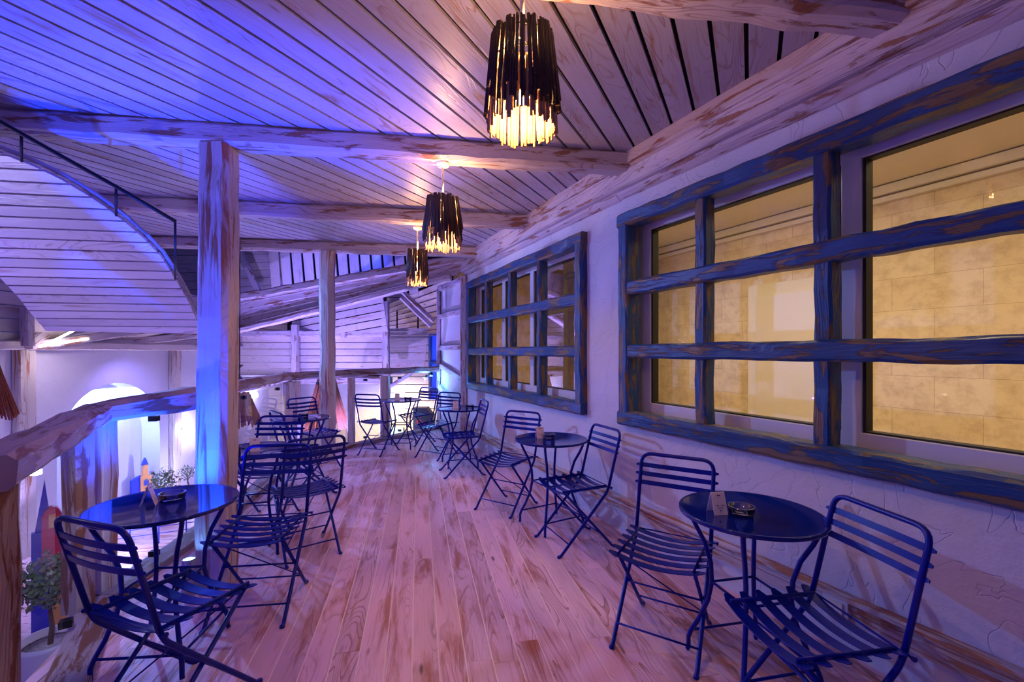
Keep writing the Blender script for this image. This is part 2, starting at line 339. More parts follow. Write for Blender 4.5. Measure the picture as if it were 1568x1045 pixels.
# ------------------------------------------------------------------ floor
hullF=[(wx(-1.2)+.05,-1.2),(JX+.03,JY),(-1.33,8.60)]
poly=[(-1.5,-1.2)]+hullF+[(-2.92,6.0),(-2.60,4.5),(-2.44,3.45),(-2.37,2.55),(-1.5,1.25)]
def tri_fan(poly):
    # split into convex pieces (fan from a point that sees everything)
    c=(0.,2.6); out=[]
    for i in range(len(poly)):
        a=poly[i]; b=poly[(i+1)%len(poly)]
        t=[c,a,b]; ar=(a[0]-c[0])*(b[1]-c[1])-(b[0]-c[0])*(a[1]-c[1])
        if abs(ar)>1e-6: out.append(t if ar>0 else t[::-1])
    return out
def scan_planks(mb, poly, ang, pitch, gap, z0, z1, blen, seed, off=0.):
    """boards over a simple polygon: each board is the band between two scan lines, cut by the outline"""
    rng=random.Random(seed); d=V((math.cos(ang),math.sin(ang))); n=V((-d.y,d.x))
    P=[(V(p).dot(d),V(p).dot(n)) for p in poly]
    def cross(v):
        us=[]
        for i in range(len(P)):
            a=P[i]; b=P[(i+1)%len(P)]
            if (a[1]-v)*(b[1]-v)<0: us.append(a[0]+(b[0]-a[0])*(v-a[1])/(b[1]-a[1]))
        us.sort(); return us
    vmin=min(p[1] for p in P); vmax=max(p[1] for p in P); k=math.floor((vmin-off)/pitch)
    while k*pitch+off<vmax:
        v0=k*pitch+off+gap/2; v1=(k+1)*pitch+off-gap/2
        a=cross(v0); b=cross(v1)
        if len(a)<2 and len(b)<2: k+=1; continue
        if len(a)<2: a=cross(v1-.02) or b
        if len(b)<2: b=cross(v0+.02) or a
        if len(a)<2 or len(b)<2: k+=1; continue
        (s0,e0),(s1,e1)=(a[0],a[-1]),(b[0],b[-1])
        cuts=[-1e3]; u=min(s0,s1)+rng.uniform(.2,blen)
        while u<max(e0,e1)-.2: cuts.append(u); u+=blen*rng.uniform(.7,1.25)
        cuts.append(1e3)
        for i in range(len(cuts)-1):
            c0,c1=cuts[i],cuts[i+1]
            q=[(max(s0,c0)+.0012,v0),(min(e0,c1)-.0012,v0),(min(e1,c1)-.0012,v1),(max(s1,c0)+.0012,v1)]
            if q[1][0]<=q[0][0] or q[2][0]<=q[3][0]: continue
            uo=rng.uniform(0,60); vo=rng.uniform(0,60); r=rng.random()
            w=[((d*x+n*y).x,(d*x+n*y).y) for x,y in q]
            mb.prism(w,z0,z1,None,r,uvf=lambda x,y:(x*d.x+y*d.y,x*n.x+y*n.y),uo=uo,vo=vo)
        k+=1
angF=math.atan2(1,-.205)
mb=MB(); scan_planks(mb,poly,angF,.122,.0065,-.03,0.,2.3,5,off=.03)
fl=mb.build('floor',M['floor']); tag(fl,kind='structure')
mb=MB(); mb.prism(poly,-.18,-.0025); sb=mb.build('floor',M['seam']); tag(sb,kind='structure'); sb.name='floor_seams'

# ------------------------------------------------------------------ ceiling
angC=math.atan2(1,.525)
polyC=[(-5.9,-1.0),(wx(-1.0),-1.0),(JX,JY),(wx(6.75),6.75),(wx(6.75),beamY(3,-.5)+.08),(-5.9,beamY(3,-5.9)+.08)]
polyC=[(-5.9,-1.0),(wx(-1.0),-1.0),(JX,JY),(wx(6.62),6.62),(-5.9,beamY(3,-5.9)+.08)]
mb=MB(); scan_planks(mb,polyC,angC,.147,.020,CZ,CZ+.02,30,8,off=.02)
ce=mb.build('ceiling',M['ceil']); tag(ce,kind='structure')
mb=MB(); mb.prism(polyC,CZ+.035,CZ+.06); cb=mb.build('ceiling_backing',M['dark']); tag(cb,kind='structure')

# beams
bl=['whitewashed ceiling beam nearest the viewer, above the large pendant lamp','long whitewashed ceiling beam resting on the thick left column','second whitewashed ceiling beam beyond the thick column, holding the smallest pendant','farthest flat ceiling beam carried by the slimmer far column']
for k in range(4):
    xl = -5.9 if k else -1.6
    # right end meets the moulding
    xr = .5
    for _ in range(30):
        Y=beamY(k,xr); xr = wx(Y)-.10
    mb=MB(); p0=V((xl,beamY(k,xl)+.075,CZ-.072)); p1=V((xr,beamY(k,xr)+.075,CZ-.072))
    mb.log(p0,p1,.15,.142,ch=.16,jit=.006)
    o=mb.build_at('ceiling_beam',M['beam'],(p0+p1)/2-V((0,0,.07))); tag(o,bl[k],'beam',group='parallel ceiling beams')

# ------------------------------------------------------------------ right wall with two windows
WINS=[(.75,3.60,(1.58,2.24,2.90)),(4.07,7.06,(4.87,5.58,6.32))]
WZ0,WZ1=.90,2.47            # clear hole a little inside the timber frame
T=.24
def wallpiece(mb,Y0,Y1,z0,z1):
    a=wp(Y0,z0); b=wp(Y1,z0); n=-wnorm((Y0+Y1)/2); 
    for (p,q,hh) in ((a,b,z1-z0),):
        v=[p,q,q+n*T,p+n*T]; b0=len(mb.v)
        mb.v += [tuple(x) for x in v]+[tuple(x+V((0,0,hh))) for x in v]
        for f in ((3,2,1,0),(4,5,6,7),(0,1,5,4),(1,2,6,5),(2,3,7,6),(3,0,4,7)):
            mb.f.append(tuple(b0+i for i in f)); mb.uv.append([(0,0)]*4); mb.r.append(0.); mb.sm.append(False)
mb=MB(); segs=[(-1.2,.80),(3.55,JY-.0001)]
for (a,b) in segs: wallpiece(mb,a,b,0,CZ)
wallpiece(mb,.80,3.55,0,WZ0+.03); wallpiece(mb,.80,3.55,WZ1-.03,CZ)
for (a,b) in [(JY+.0001,4.12),(7.0,WEND)]: wallpiece(mb,a,b,0,CZ)
wallpiece(mb,4.12,7.0,0,WZ0+.03); wallpiece(mb,4.12,7.0,WZ1-.03,CZ)
o=mb.build('wall_right',M['plaster']); tag(o,kind='structure')
# framed stone panel wall continuing beyond the post
PW0=V((wx(WEND),WEND,0)); PW1=V((-1.36,8.56,0)); pd_=(PW1-PW0).normalized(); pn=V((-pd_.y,pd_.x,0))
if pn.x>0: pn=-pn
mb=MB(); mb.prism([(0,0),((PW1-PW0).length,0),((PW1-PW0).length,.2),(0,.2)],0,2.66,(PW0,pd_,-pn,V((0,0,1))))
o=mb.build('wall_stone',M['stone']); tag(o,kind='structure'); o.name='wall_far_right'
fr=empty('timber_wall_frame',PW0,0,'pale timber framing on the rough stone wall beyond the far window','wall frame')
def fpart(nm,p0,p1,w,h,parent,mat='beam',up=(0,0,1),jit=.004,ch=.12):
    b=MB(); q=parent.location; b.log(V(p0)-q,V(p1)-q,w,h,up,ch=ch,jit=jit); return b.build(nm,M[mat],parent)
LP=(PW1-PW0).length
P=lambda u,z,off=.03: PW0+pd_*u+pn*off+V((0,0,z))
fpart('post',P(.0,0,.04),P(.0,2.62,.04),.12,.10,fr); fpart('post',P(LP-.05,0),P(LP-.05,2.6),.10,.07,fr)
for z in (2.08,1.50): fpart('cross_rail',P(.06,z),P(LP-.1,z),.06,.09,fr)
fpart('brace',P(.06,.98),P(LP-.1,1.18),.06,.09,fr); fpart('brace',P(.06,.42),P(LP-.1,.78),.06,.09,fr); fpart('cross_rail',P(.06,2.58),P(LP-.1,2.6),.07,.10,fr); fpart('cross_rail',P(.06,.12),P(LP-.1,.12),.07,.12,fr)

# top moulding, baseboard
def wall_run(mb,Ya,Yb,prof,step=.35,jit=.0,rng=random.Random(4)):
    """profile (off,z) swept along the wall"""
    ys=[Ya]; 
    while ys[-1]+step<Yb: ys.append(ys[-1]+step)
    ys.append(Yb)
    if Ya<JY<Yb: ys=sorted(set([y for y in ys if abs(y-JY)>.05]+[JY-.0005,JY+.0005]))
    uo=rng.uniform(0,30); m=len(prof); b=len(mb.v)
    for Y in ys:
        for (o_,z) in prof: mb.v.append(tuple(wp(Y,z+rng.uniform(-jit,jit),o_+rng.uniform(-jit,jit))))
    pv=[0]
    for i in range(m-1): pv.append(pv[-1]+math.hypot(prof[i+1][0]-prof[i][0],prof[i+1][1]-prof[i][1]))
    for i in range(len(ys)-1):
        for j in range(m-1):
            mb.f.append((b+i*m+j,b+i*m+j+1,b+(i+1)*m+j+1,b+(i+1)*m+j)); mb.uv.append([(uo+ys[i],pv[j]),(uo+ys[i],pv[j+1]),(uo+ys[i+1],pv[j+1]),(uo+ys[i+1],pv[j])]); mb.r.append(.5); mb.sm.append(False)
    for e in (0,len(ys)-1):
        mb.f.append(tuple(b+e*m+j for j in range(m))); mb.uv.append([(0,0)]*m); mb.r.append(.5); mb.sm.append(False)
mb=MB(); wall_run(mb,-1.2,WEND,[(0,CZ),(.12,CZ),(.125,2.84),(.118,2.83),(.10,2.825),(.10,2.81),(.108,2.80),(.10,2.70),(.085,2.69),(.05,2.685),(.045,2.665),(.02,2.64),(0,2.63)],jit=.0035)
o=mb.build('trim_1',M['beam']); tag(o,kind='structure')
mb=MB(); wall_run(mb,-1.2,WEND-.05,[(0,.29),(.03,.288),(.045,.275),(.045,.262),(.028,.25),(.026,.235),(.032,.228),(.022,.215),(.022,.165),(0,.16)],jit=.0018)
o=mb.build('baseboard_right',M['trimw']); tag(o,kind='structure')

for wi,(Ya,Yb,bars) in enumerate(WINS):
    Ym=(Ya+Yb)/2; base=wp(Ym,.865)
    root=empty('window_%d'%(wi+1),base,0,kind='structure')
    n=wnorm(Ym); d=wdir(Ym)
    def q(Y,z,off): return wp(Y,z,off)-base
    fw=.11
    for (p0,p1) in (((Ya+.05,WZ0-.035+.055-.02),(Yb-.05,WZ0)),):
        pass
    zb,zt=.865+fw/2,2.505-fw/2
    def tim(nm,a,b,w=fw,h=.10,up=None,off=.012):
        b_=MB(); b_.log(q(a[0],a[1],off),q(b[0],b[1],off),w if up is None else h,h if up is None else w,up=tuple(n) if up is None else up,ch=.14,jit=.004,step=.12); return b_.build(nm,M['blue'],root)
    tim('frame_rail',(Ya,zb),(Yb,zb),h=.14,off=.0); tim('frame_rail',(Ya,zt),(Yb,zt),h=.14,off=.0)
    tim('frame_stile',(Ya+fw/2,.90),(Ya+fw/2,2.47),h=.14,off=.0); tim('frame_stile',(Yb-fw/2,.90),(Yb-fw/2,2.47),h=.14,off=.0)
    for z in (1.435,1.915): tim('cross_bar',(Ya+.07,z),(Yb-.07,z),w=.105,h=.11,off=.008)
    zz=[zb+.05,1.435-.045,1.435+.045,1.915-.045,1.915+.045,zt-.05]
    for Y in bars:
        for i in range(3): tim('upright_bar',(Y,zz[2*i]),(Y,zz[2*i+1]),w=.085,h=.10,off=-.005)
    # sliding window behind the timber grid
    def alu(a,b,w,h,off,nm='sash',mat='alu'):
        b_=MB(); b_.box(q(a[0],a[1],off),q(b[0],b[1],off),w,h,up=tuple(n)); return b_.build(nm,M[mat],root)
    D=-.17
    alu((Ya+.02,.965),(Yb-.02,.965),.14,.09,D); alu((Ya+.02,2.435),(Yb-.02,2.435),.12,.09,D)
    step=(Yb-Ya)/2.0 if wi==0 else (Yb-Ya)/3
    marks=[Yb-.10]+([2.20] if wi==0 else [6.10,5.32])+[Ya+.10]
    for Y in marks: alu((Y,1.03),(Y,2.38),.09,.08,D+.005)
    # dark gasket on each pane
    ms=sorted(marks)
    for i in range(len(ms)-1):
        y0,y1=ms[i]+.045,ms[i+1]-.045
        for a,b in (((y0,1.035),(y1,1.035)),((y0,2.376),(y1,2.376))): alu(a,b,.018,.06,D,'gasket','gasket')
        for y in (y0,y1): alu((y,1.03),(y,2.38),.018,.06,D,'gasket','gasket')
        b_=MB(); A=q(y0,1.03,D); B=q(y1,1.03,D); h=V((0,0,1.35)); b_.quad([A,B,B+h,A+h],[(0,0)]*4); b_.build('glass_pane',M['glass'],root)

# ------------------------------------------------------------------ room behind the windows
RD=2.65   # depth
def rx(Y,off): n=-wnorm(0); return V((wx(0)+SN*(Y),Y,0))*1+V((0,0,0)) + n*off
nr=-wnorm(0); dr=wdir(0); O=V((wx(0),0,0))
def rp_(u,off,z): return O+dr*u+nr*off+V((0,0,z))
RF=.02; RC=2.98
mb=MB(); 
def rq(mb,a,b,c,d,uv): mb.quad([a,b,c,d],uv)
u0,u1=-2.5,8.9
mb.quad([rp_(u0,RD,RF),rp_(u1,RD,RF),rp_(u1,RD,RC),rp_(u0,RD,RC)],[(u0,0),(u1,0),(u1,RC),(u0,RC)])
o=mb.build('wall_room_back',M['travertine']); tag(o,kind='structure')
mb=MB(); mb.quad([rp_(u1,T,RF),rp_(u1,RD,RF),rp_(u1,RD,RC),rp_(u1,T,RC)],[(0,0),(RD,0),(RD,RC),(0,RC)])
mb.quad([rp_(u0,T,RF),rp_(u0,RD,RF),rp_(u0,RD,RC),rp_(u0,T,RC)],[(0,0),(RD,0),(RD,RC),(0,RC)]); o=mb.build('wall_room_ends',M['travertine']); tag(o,kind='structure')
mb=MB(); mb.quad([rp_(u0,T,RF),rp_(u1,T+.1,RF),rp_(u1,RD,RF),rp_(u0,RD,RF)],[(0,0)]*4); o=mb.build('floor_room',M['roomfloor']); tag(o,kind='structure')
mb=MB(); mb.quad([rp_(u0,T,RC),rp_(u1,T,RC),rp_(u1,RD,RC),rp_(u0,RD,RC)],[(0,0)]*4); o=mb.build('ceiling_room',M['roomceil']); tag(o,kind='structure')
mb=MB(); 
for (oo,z,s) in ((RD-.05,2.93,.10),(RD-.03,2.85,.06)): mb.box(rp_(u0,oo,z),rp_(u1,oo,z),s,s*.8,up=(0,0,1))
o=mb.build('trim_2',M['roomceil']); tag(o,kind='structure')
# flush cream door in the room back wall
t=empty('door_1',rp_(4.35,RD-.03,RF),math.atan2(dr.y,dr.x),kind='structure')
b_=MB(); b_.box((-.5,.0,1.1),(.5,.0,1.1),.05,2.2,up=(0,0,1)); b_.build('door_frame',M['roomceil'],t)
b_=MB(); b_.box((-.38,.03,1.06),(.38,.03,1.06),.03,2.0,up=(0,0,1)); b_.build('door_panel',M['canopy'],t)
mb=MB(); mb.box(rp_(6.4,RD-.35,RF),rp_(6.4,RD-.35,RC),.25,.12); o=mb.build('trim_3',M['stick']); tag(o,kind='structure')
dl=[]
for i,(u,off) in enumerate(((2.55,1.35),(3.7,1.35),(5.3,1.35),(1.2,1.35),(7.0,1.35))):
    base=rp_(u,off,RC-.012); t=empty('recessed_downlight',base,0,('recessed ceiling downlight seen through the %s'%['large near window, brightest of the row','large near window, second of the row','large near window at its far end','near window beyond the right edge','far window'][i]),'downlight','downlights of the indoor ceiling')
    MB().lathe([(.035,.0),(.055,.0),(.055,.012),(.035,.012)],20,close=True).build('trim_ring',M['canopy'],t); MB().lathe([(.001,.004),(.036,.004)],20).build('lens',M['downlight'],t)
    lamp('SPOT',base-V((0,0,.03)),(1,.74,.38),38,base-V((0,0,2)),rad=.04,angle=140,blend=.9)
lamp('AREA',rp_(3.2,1.2,2.9),(1,.76,.42),38,rp_(3.2,1.6,0),size=5,sy=1.2)

# ------------------------------------------------------------------ balcony railing
rr=empty('balcony_railing',(RAIL[1][0],RAIL[1][1],0),0,'whitewashed log railing with glass panels along the terrace edge','railing')
RB=rr.location
hz=1.09
def seg(p,q,w,h,z=hz,z1=None,w1=None,h1=None,nm='handrail',mat='rail'):
    b=MB(); b.log(V((p[0],p[1],z))-RB,V((q[0],q[1],z1 if z1 else z))-RB,w,h,ch=.2,jit=.006,w1=w1,h1=h1); return b.build(nm,M[mat],rr)
seg((-1.47,1.25),(-2.37,2.60),.15,.105,z=1.083)
seg((-2.34,2.52),(-2.24,3.16),.13,.105,z=1.09,w1=.16,h1=.16,z1=1.10)
seg((-2.26,3.0),(-2.50,4.0),.14,.13,z=1.095); seg((-2.49,3.9),(-2.93,5.97),.13,.11,z=1.105)
seg((-2.94,5.90),(-1.40,8.50),.12,.105,z=1.11)
def sill(p,q,w=.16,h=.05): 
    b=MB(); b.log(V((p[0],p[1],.025))-RB,V((q[0],q[1],.025))-RB,w,h,ch=.1,jit=.003); b.build('sill',M['rail'],rr)
for i in range(5): sill(RAIL[i],RAIL[i+1])
def post(x,y,w=.12,h=1.04,d=None,mt='column'):
    b=MB(); b.log(V((x,y,.04))-RB,V((x,y,h))-RB,w,d or w,up=(1,.0,0),ch=.15,jit=.004); b.build('post',M[mt],rr)
post(-1.71,1.42,.20,mt='rail'); post(-2.335,2.45,.11,mt='rail'); post(-2.40,2.66,.13,d=.11)
post(-2.50,3.98,.12); post(-2.86,5.80,.09); post(-2.90,6.05,.14)
post(-2.42,6.85,.10); post(-2.07,7.42,.14)
gp=[((-1.76,1.62),(-2.29,2.38)),((-2.34,2.78),(-2.45,3.9)),((-2.53,4.06),(-2.84,5.72)),((-2.84,6.10),(-2.14,7.32)),((-2.02,7.50),(-1.42,8.45))]
for (a,b2) in gp:
    b=MB(); A=V((*a,.06))-RB; B=V((*b2,.06))-RB; h=V((0,0,.96)); nn=(B-A).cross(h).normalized()*.008
    b.quad([A+nn,B+nn,B+nn+h,A+nn+h],[(0,0)]*4); b.build('glass_panel',M['railglass'],rr)
    for t_ in (.2,.8):
        for z in (.04,.93):
            c=A.lerp(B,t_)+V((0,0,z)); d_=(B-A).normalized(); b=MB(); b.box(c-d_*.02,c+d_*.02,.05,.035); b.build('glass_clamp',M['iron'],rr)

# columns
mb=MB(); mb.log((-1.82,2.80,0),(-1.95,3.03,CZ-.14),.20,.17,up=(0,1,0),ch=.18,jit=.005)
o=mb.build_at('wooden_column',M['column'],(-1.82,2.80,0)); tag(o,'thick whitewashed timber column in the left foreground, lit blue on its left face','column')
mb=MB(); mb.log((-2.48,6.12,0),(-2.50,6.16,CZ-.14),.19,.17,up=(0,1,0),ch=.3,jit=.006)
o=mb.build_at('wooden_column',M['column'],(-2.48,6.12,0)); tag(o,'slimmer whitewashed timber column farther back by the railing bend','column')
# uplight on the column
t=empty('column_uplight',(-1.885,2.655,.005),0,'short cylindrical blue uplight at the foot of the thick column','lamp')
MB().lathe([(.03,0),(.036,.01),(.036,.215),(.031,.22),(.029,.205),(.0005,.203)],20).build('housing',M['spot_body'],t)
MB().lathe([(.0005,.212),(.030,.212)],20).build('lens',M['ledblue'],t)
b=MB(); b.box((.0,.0,.1),(.02,.06,.1),.02,.02); b.build('bracket',M['iron'],t)
lamp('SPOT',(-1.925,2.47,.30),BLU,760,(-2.0,2.84,2.9),rad=.03,angle=84,blend=1.0)
lamp('SPOT',(-2.10,3.30,1.3),(.02,.12,1),28,(-1.7,2.2,2.92),rad=.03,angle=120,blend=.9)
# cyan corner spot on the far rail end
t=empty('corner_spotlight',(-1.47,8.28,1.02),0,'small cyan-white spotlight under the far end of the handrail','lamp')
MB().lathe([(.02,-.03),(.035,-.02),(.035,.03),(.02,.035)],16).build('housing',M['iron'],t); MB().lathe([(.0005,.0),(.03,.0)],16,c=(0,0,-.032)).build('lens',M['ledblue'],t)
lamp('POINT',(-1.50,8.22,.94),(.10,.42,1.0),16,rad=.03)

t=empty('rail_spotlight',(-1.70,1.625,1.0),0,'tiny bright white spotlight under the handrail beside the nearest post','lamp')
MB().lathe([(.001,-.012),(.016,-.008),(.016,.008),(.001,.012)],14).build('lens',M['lampwhite'],t); b=MB(); b.box((0,0,.008),(0,0,.035),.012,.012); b.build('stem',M['iron'],t)
lamp('SPOT',(-1.78,1.66,.97),(.80,.80,1.0),22,(-2.7,2.66,-.1),rad=.02,angle=85)
# ------------------------------------------------------------------ chairs
def bend(pts,r=.04,n=4):
    pts=[V(p) for p in pts]; out=[pts[0]]
    for i in range(1,len(pts)-1):
        a=(pts[i-1]-pts[i]); b=(pts[i+1]-pts[i]); ra=min(r,a.length*.45,b.length*.45); a=a.normalized()*ra; b=b.normalized()*ra
        for k in range(n+1):
            t=k/n; out.append(pts[i]+a*(1-t)**2+b*t**2)
    out.append(pts[-1]); return out
def slat(mb,c,half,w,th,sag,up,along,bow=0.,n=9,endr=True):
    """flat curved strip across x; c centre, 'along' = width direction of strip, 'up' = its normal"""
    c=V(c); up=V(up); al=V(along); b=len(mb.v); m=n
    for i in range(m):
        t=-1+2*i/(m-1); x=half*t; s_=-(1-t*t)*sag; ww=w/2
        e=1-abs(t); 
        if e<.13: ww*=math.sqrt(max(.15,e/.13))
        for (a,z) in ((-ww,-th/2),(ww,-th/2),(ww,th/2),(-ww,th/2)):
            mb.v.append(tuple(c+V((x,0,0))+up*(s_+z)+al*a))
    for i in range(m-1):
        for k in range(4):
            k2=(k+1)%4; mb.f.append((b+i*4+k,b+i*4+k2,b+(i+1)*4+k2,b+(i+1)*4+k)); mb.uv.append([(0,0)]*4); mb.r.append(0.); mb.sm.append(False)
    mb.f.append((b+3,b+2,b+1,b)); mb.uv.append([(0,0)]*4); mb.r.append(0.); mb.sm.append(False)
    e=b+(m-1)*4; mb.f.append((e,e+1,e+2,e+3)); mb.uv.append([(0,0)]*4); mb.r.append(0.); mb.sm.append(False)
def make_chair():
    root=empty('folding_chair'); m=M['chair']; hw=.192
    # seat: side rails + slats
    b=MB()
    for s in (-1,1): b.tube([(s*(hw-.018),-.175,.452),(s*(hw-.018),.185,.445)],.008,6,flat=(.004,.011),flatdir=(0,0,1))
    for i in range(6):
        y=-.165+.068*i; dip=.0 if i else .0
        slat(b,(0,y,.464-.003*i),.222,.043,.004,.034,(0,0,1),(0,1,0),n=17)
    b.build('seat',m,root)
    # backrest slats
    b=MB(); bd=V((0,-.105,.40)).normalized(); nrm=V((0,-bd.z,bd.y))
    for i in range(3):
        c=V((0,-.185,.455))+bd*(.245+.048*i); slat(b,c+nrm*.0,.218,.025,.005,-.018,tuple(nrm),tuple(bd),n=17)
    b.build('backrest',m,root)
    top=V((0,-.185,.455))+bd*.405
    X=lambda s,p: (s*hw,p[1],p[2])
    hinge=V((0,-.185,.455))
    b=MB(); b.tube(bend([X(-1,hinge),X(-1,top),X(1,top),X(1,hinge)],.06,6),.0105,8); b.build('back_frame',m,root)
    for s in (-1,1):
        b=MB(); b.tube(bend([X(s,hinge+V((0,0,.002))),X(s,(0,-.165,.41)),X(s,(0,.205,.012)),X(s,(0,.225,.008))],.03,4),.0105,8); lg=b.build('leg',m,root); MB().lathe([(.001,0),(.012,.001),(.014,.007),(.011,.015),(.001,.019)],12,c=(s*hw,.222,0)).build('foot',m,lg)
        b=MB(); x=s*(hw-.018); b.tube(bend([(x,.17,.44),(x,-.225,.012),(x,-.248,.008)],.02,3),.0095,8); lg=b.build('leg',m,root); MB().lathe([(.001,0),(.011,.001),(.013,.007),(.010,.014),(.001,.018)],12,c=(x,-.245,0)).build('foot',m,lg)
    for (y,z,x) in ((.145,.085,hw),(-.165,.085,hw-.018)): MB().tube([(-x,y,z),(x,y,z)],.0055,6).build('stretcher',m,root)
    MB().tube([(-hw+.01,.0,.235),(hw-.01,.0,.235)],.0055,6).build('stretcher',m,root)
    MB().tube([(-hw-.035,-.185,.452),(-hw-.028,-.185,.452),(-hw-.026,-.185,.452),(hw+.026,-.185,.452),(hw+.028,-.185,.452),(hw+.035,-.185,.452)],[.009,.009,.004,.004,.009,.009],8).build('hinge_pin',m,root)
    MB().tube([(-hw+.02,-.165,.085),(hw-.05,.14,.41)],.0035,6).build('catch_rod',m,root)
    for s in (-1,1):
        for y in (.222,-.245): pass
    return root
chair0=make_chair()
CH=[(-1.345,1.82,-19.3,'blue slatted folding chair at the bottom left corner, back turned to the railing',0),
 (1.067,1.645,97,'blue slatted folding chair in the bottom right corner, its back towards the window wall',1),
 (.76,2.28,148,'blue slatted folding chair behind the nearest right-hand table, facing the viewer',1),
 (.46,3.41,111.7,'blue slatted folding chair at the right of the middle wall-side table, dark against the baseboard',1),
 (-.05,4.19,146,'blue slatted folding chair behind the middle wall-side table, below the far window',1),
 (-1.03,6.24,150,'blue folding chair behind the farthest wall-side table, against the cyan-lit stone panel',1),
 (-.60,5.36,107,'blue folding chair seen side-on in front of the farthest wall-side table',1),
 (-1.89,6.46,-17,'blue folding chair standing alone at the left of the farthest table, back to the viewer',2),
 (-1.50,7.13,146,'blue folding chair behind the farthest table, in front of the dark cooler',2),
 (-1.41,2.55,-172,'blue folding chair beside the thick column, its seat facing the nearest left-hand table',0),
 (-1.50,3.30,38.5,'blue folding chair with rounded back jutting into the aisle beside the second railing table',0),
 (-2.07,3.83,-177,'blue folding chair behind the second railing table, rear view blocked by other chairs',0),
 (-2.40,5.58,-120,'blue folding chair beyond the third railing table, in front of the slimmer column',0),
 (-2.07,4.58,-45,'blue folding chair squeezed against the railing left of the third railing table',0)]
GR=['chairs along the glass railing','chairs along the window wall','chairs at the far end of the terrace']
for i,(x,y,a,lab,g) in enumerate(CH):
    o=chair0 if i==0 else copy_tree(chair0)
    o.location=(x,y,0); o.rotation_euler=(0,0,math.radians(a)); tag(o,lab,'chair',GR[g])

# ------------------------------------------------------------------ tables
def make_table():
    root=empty('bistro_table'); m=M['chair']
    MB().lathe([(.0005,.700),(.290,.700),(.298,.703),(.300,.710),(.2995,.716),(.296,.7195),(.290,.7185),(.284,.7175),(.0005,.7175)],64).build('tabletop',M['table'],root)
    for k in range(4):
        a=PI/4+k*PI/2; c,s=math.cos(a),math.sin(a)
        pr=[(.262,.702),(.258,.672),(.235,.62),(.19,.54),(.163,.45),(.158,.36),(.175,.27),(.215,.17),(.25,.105),(.262,.07),(.262,.02),(.268,.008)]
        pts=[]
        for i in range(len(pr)-1):
            for t in (0,.5): pts.append((pr[i][0]+(pr[i+1][0]-pr[i][0])*t,pr[i][1]+(pr[i+1][1]-pr[i][1])*t))
        pts.append(pr[-1])
        MB().tube([(r*c,r*s,z) for r,z in pts],.0105,8).build('leg',m,root)
    for (r,z) in ((.158,.36),(.25,.105)):
        for k in range(4):
            if z<.2 and k==1: continue
            a=PI/4+k*PI/2; b_=a+PI/2; MB().tube([(r*math.cos(a),r*math.sin(a),z),(r*math.cos(b_),r*math.sin(b_),z)],.0065,6).build('stretcher',m,root)
    return root
def make_card():
    root=empty('table_card')
    b=MB(); w,h,dd=.064,.095,.030
    for s in (-1,1):
        b.prism([(-w/2,0),(w/2,0),(w/2,h),(-w/2,h)],0,.0016,(V((0,s*dd,0)),V((1,0,0)),V((0,-s*dd/h,1)).normalized(),V((0,-s,0)) if s<0 else V((0,1,0))))
    b.build('folded_card',M['card'],root)
    for s in (-1,1):
        b=MB(); ey=V((0,-s*dd/h,1)).normalized(); nn=V((1,0,0)).cross(ey)*(1 if True else 1)
        if nn.y*s<0: nn=-nn
        fr_=(V((0,s*dd,0))+nn*.0030,V((1,0,0)),ey,nn)
        for (x,y,ww,hh) in ((0,.082,.016,.005),(-.013,.040,.014,.002),(.013,.040,.014,.002),(0,.030,.026,.0016),(0,.018,.007,.004)):
            b.prism([(x-ww/2,y-hh/2),(x+ww/2,y-hh/2),(x+ww/2,y+hh/2),(x-ww/2,y+hh/2)],-.0006,.0003,fr_)
        b.build('printing',M['ink'],root)
    return root
def make_ash():
    root=empty('glass_ashtray')
    MB().lathe([(.0005,0),(.046,0),(.052,.004),(.056,.030),(.055,.034),(.050,.034),(.046,.012),(.040,.008),(.0005,.007)],36).build('dish',M['ashglass'],root)
    b=MB()
    for k in range(18):
        a=2*PI*k/18; b.log((.018*math.cos(a),.018*math.sin(a),.0085),(.042*math.cos(a),.042*math.sin(a),.0095),.003,.002,ch=.1,jit=0,step=9)
    b.build('cut_pattern',M['ashglass'],root)
    return root
tab0=make_table(); card0=make_card(); ash0=make_ash()
TB=[(1.063,2.033,12,'round blue bistro table nearest the viewer under the large window','nearest right-hand table',(-.155,-.02,8),(-.055,-.03)),
 (-1.636,2.148,5,'round blue bistro table nearest the viewer beside the thick column, mirror-like top','nearest left-hand table',(-.055,-.03,-62),(.0,.045)),
 (.321,3.74,30,'round blue bistro table between the two windows, second along the wall','middle wall-side table',(-.09,.03,12),(-.02,.02)),
 (-.66,5.76,20,'small-looking blue bistro table beside the wall post, third along the wall','farthest wall-side table',(-.05,-.02,5),(.12,.05)),
 (-1.655,6.78,0,'small-looking blue bistro table at the far railing, in front of the cream wall','table at the far railing',(-.05,-.02,20),(.1,.02)),
 (-1.87,3.32,15,'round blue bistro table behind the thick column, second along the railing','second railing table',(.02,-.05,40),(-.12,-.08)),
 (-2.285,4.92,40,'round blue bistro table at the railing bend, third along the railing','third railing table',(-.12,0,25),(.0,.06))]
for i,(x,y,a,lab,short,cp,ap) in enumerate(TB):
    o=tab0 if i==0 else copy_tree(tab0); o.location=(x,y,0); o.rotation_euler=(0,0,math.radians(a)); tag(o,lab,'table','round bistro tables')
    c=card0 if i==0 else copy_tree(card0); c.location=(x+cp[0],y+cp[1],.7180); c.rotation_euler=(0,0,math.radians(cp[2])); tag(c,'small folded pale card standing on the '+short,'card','table cards')
    s=ash0 if i==0 else copy_tree(ash0); s.location=(x+ap[0],y+ap[1],.7180); tag(s,'round clear glass ashtray lying on the '+short,'ashtray','glass ashtrays')

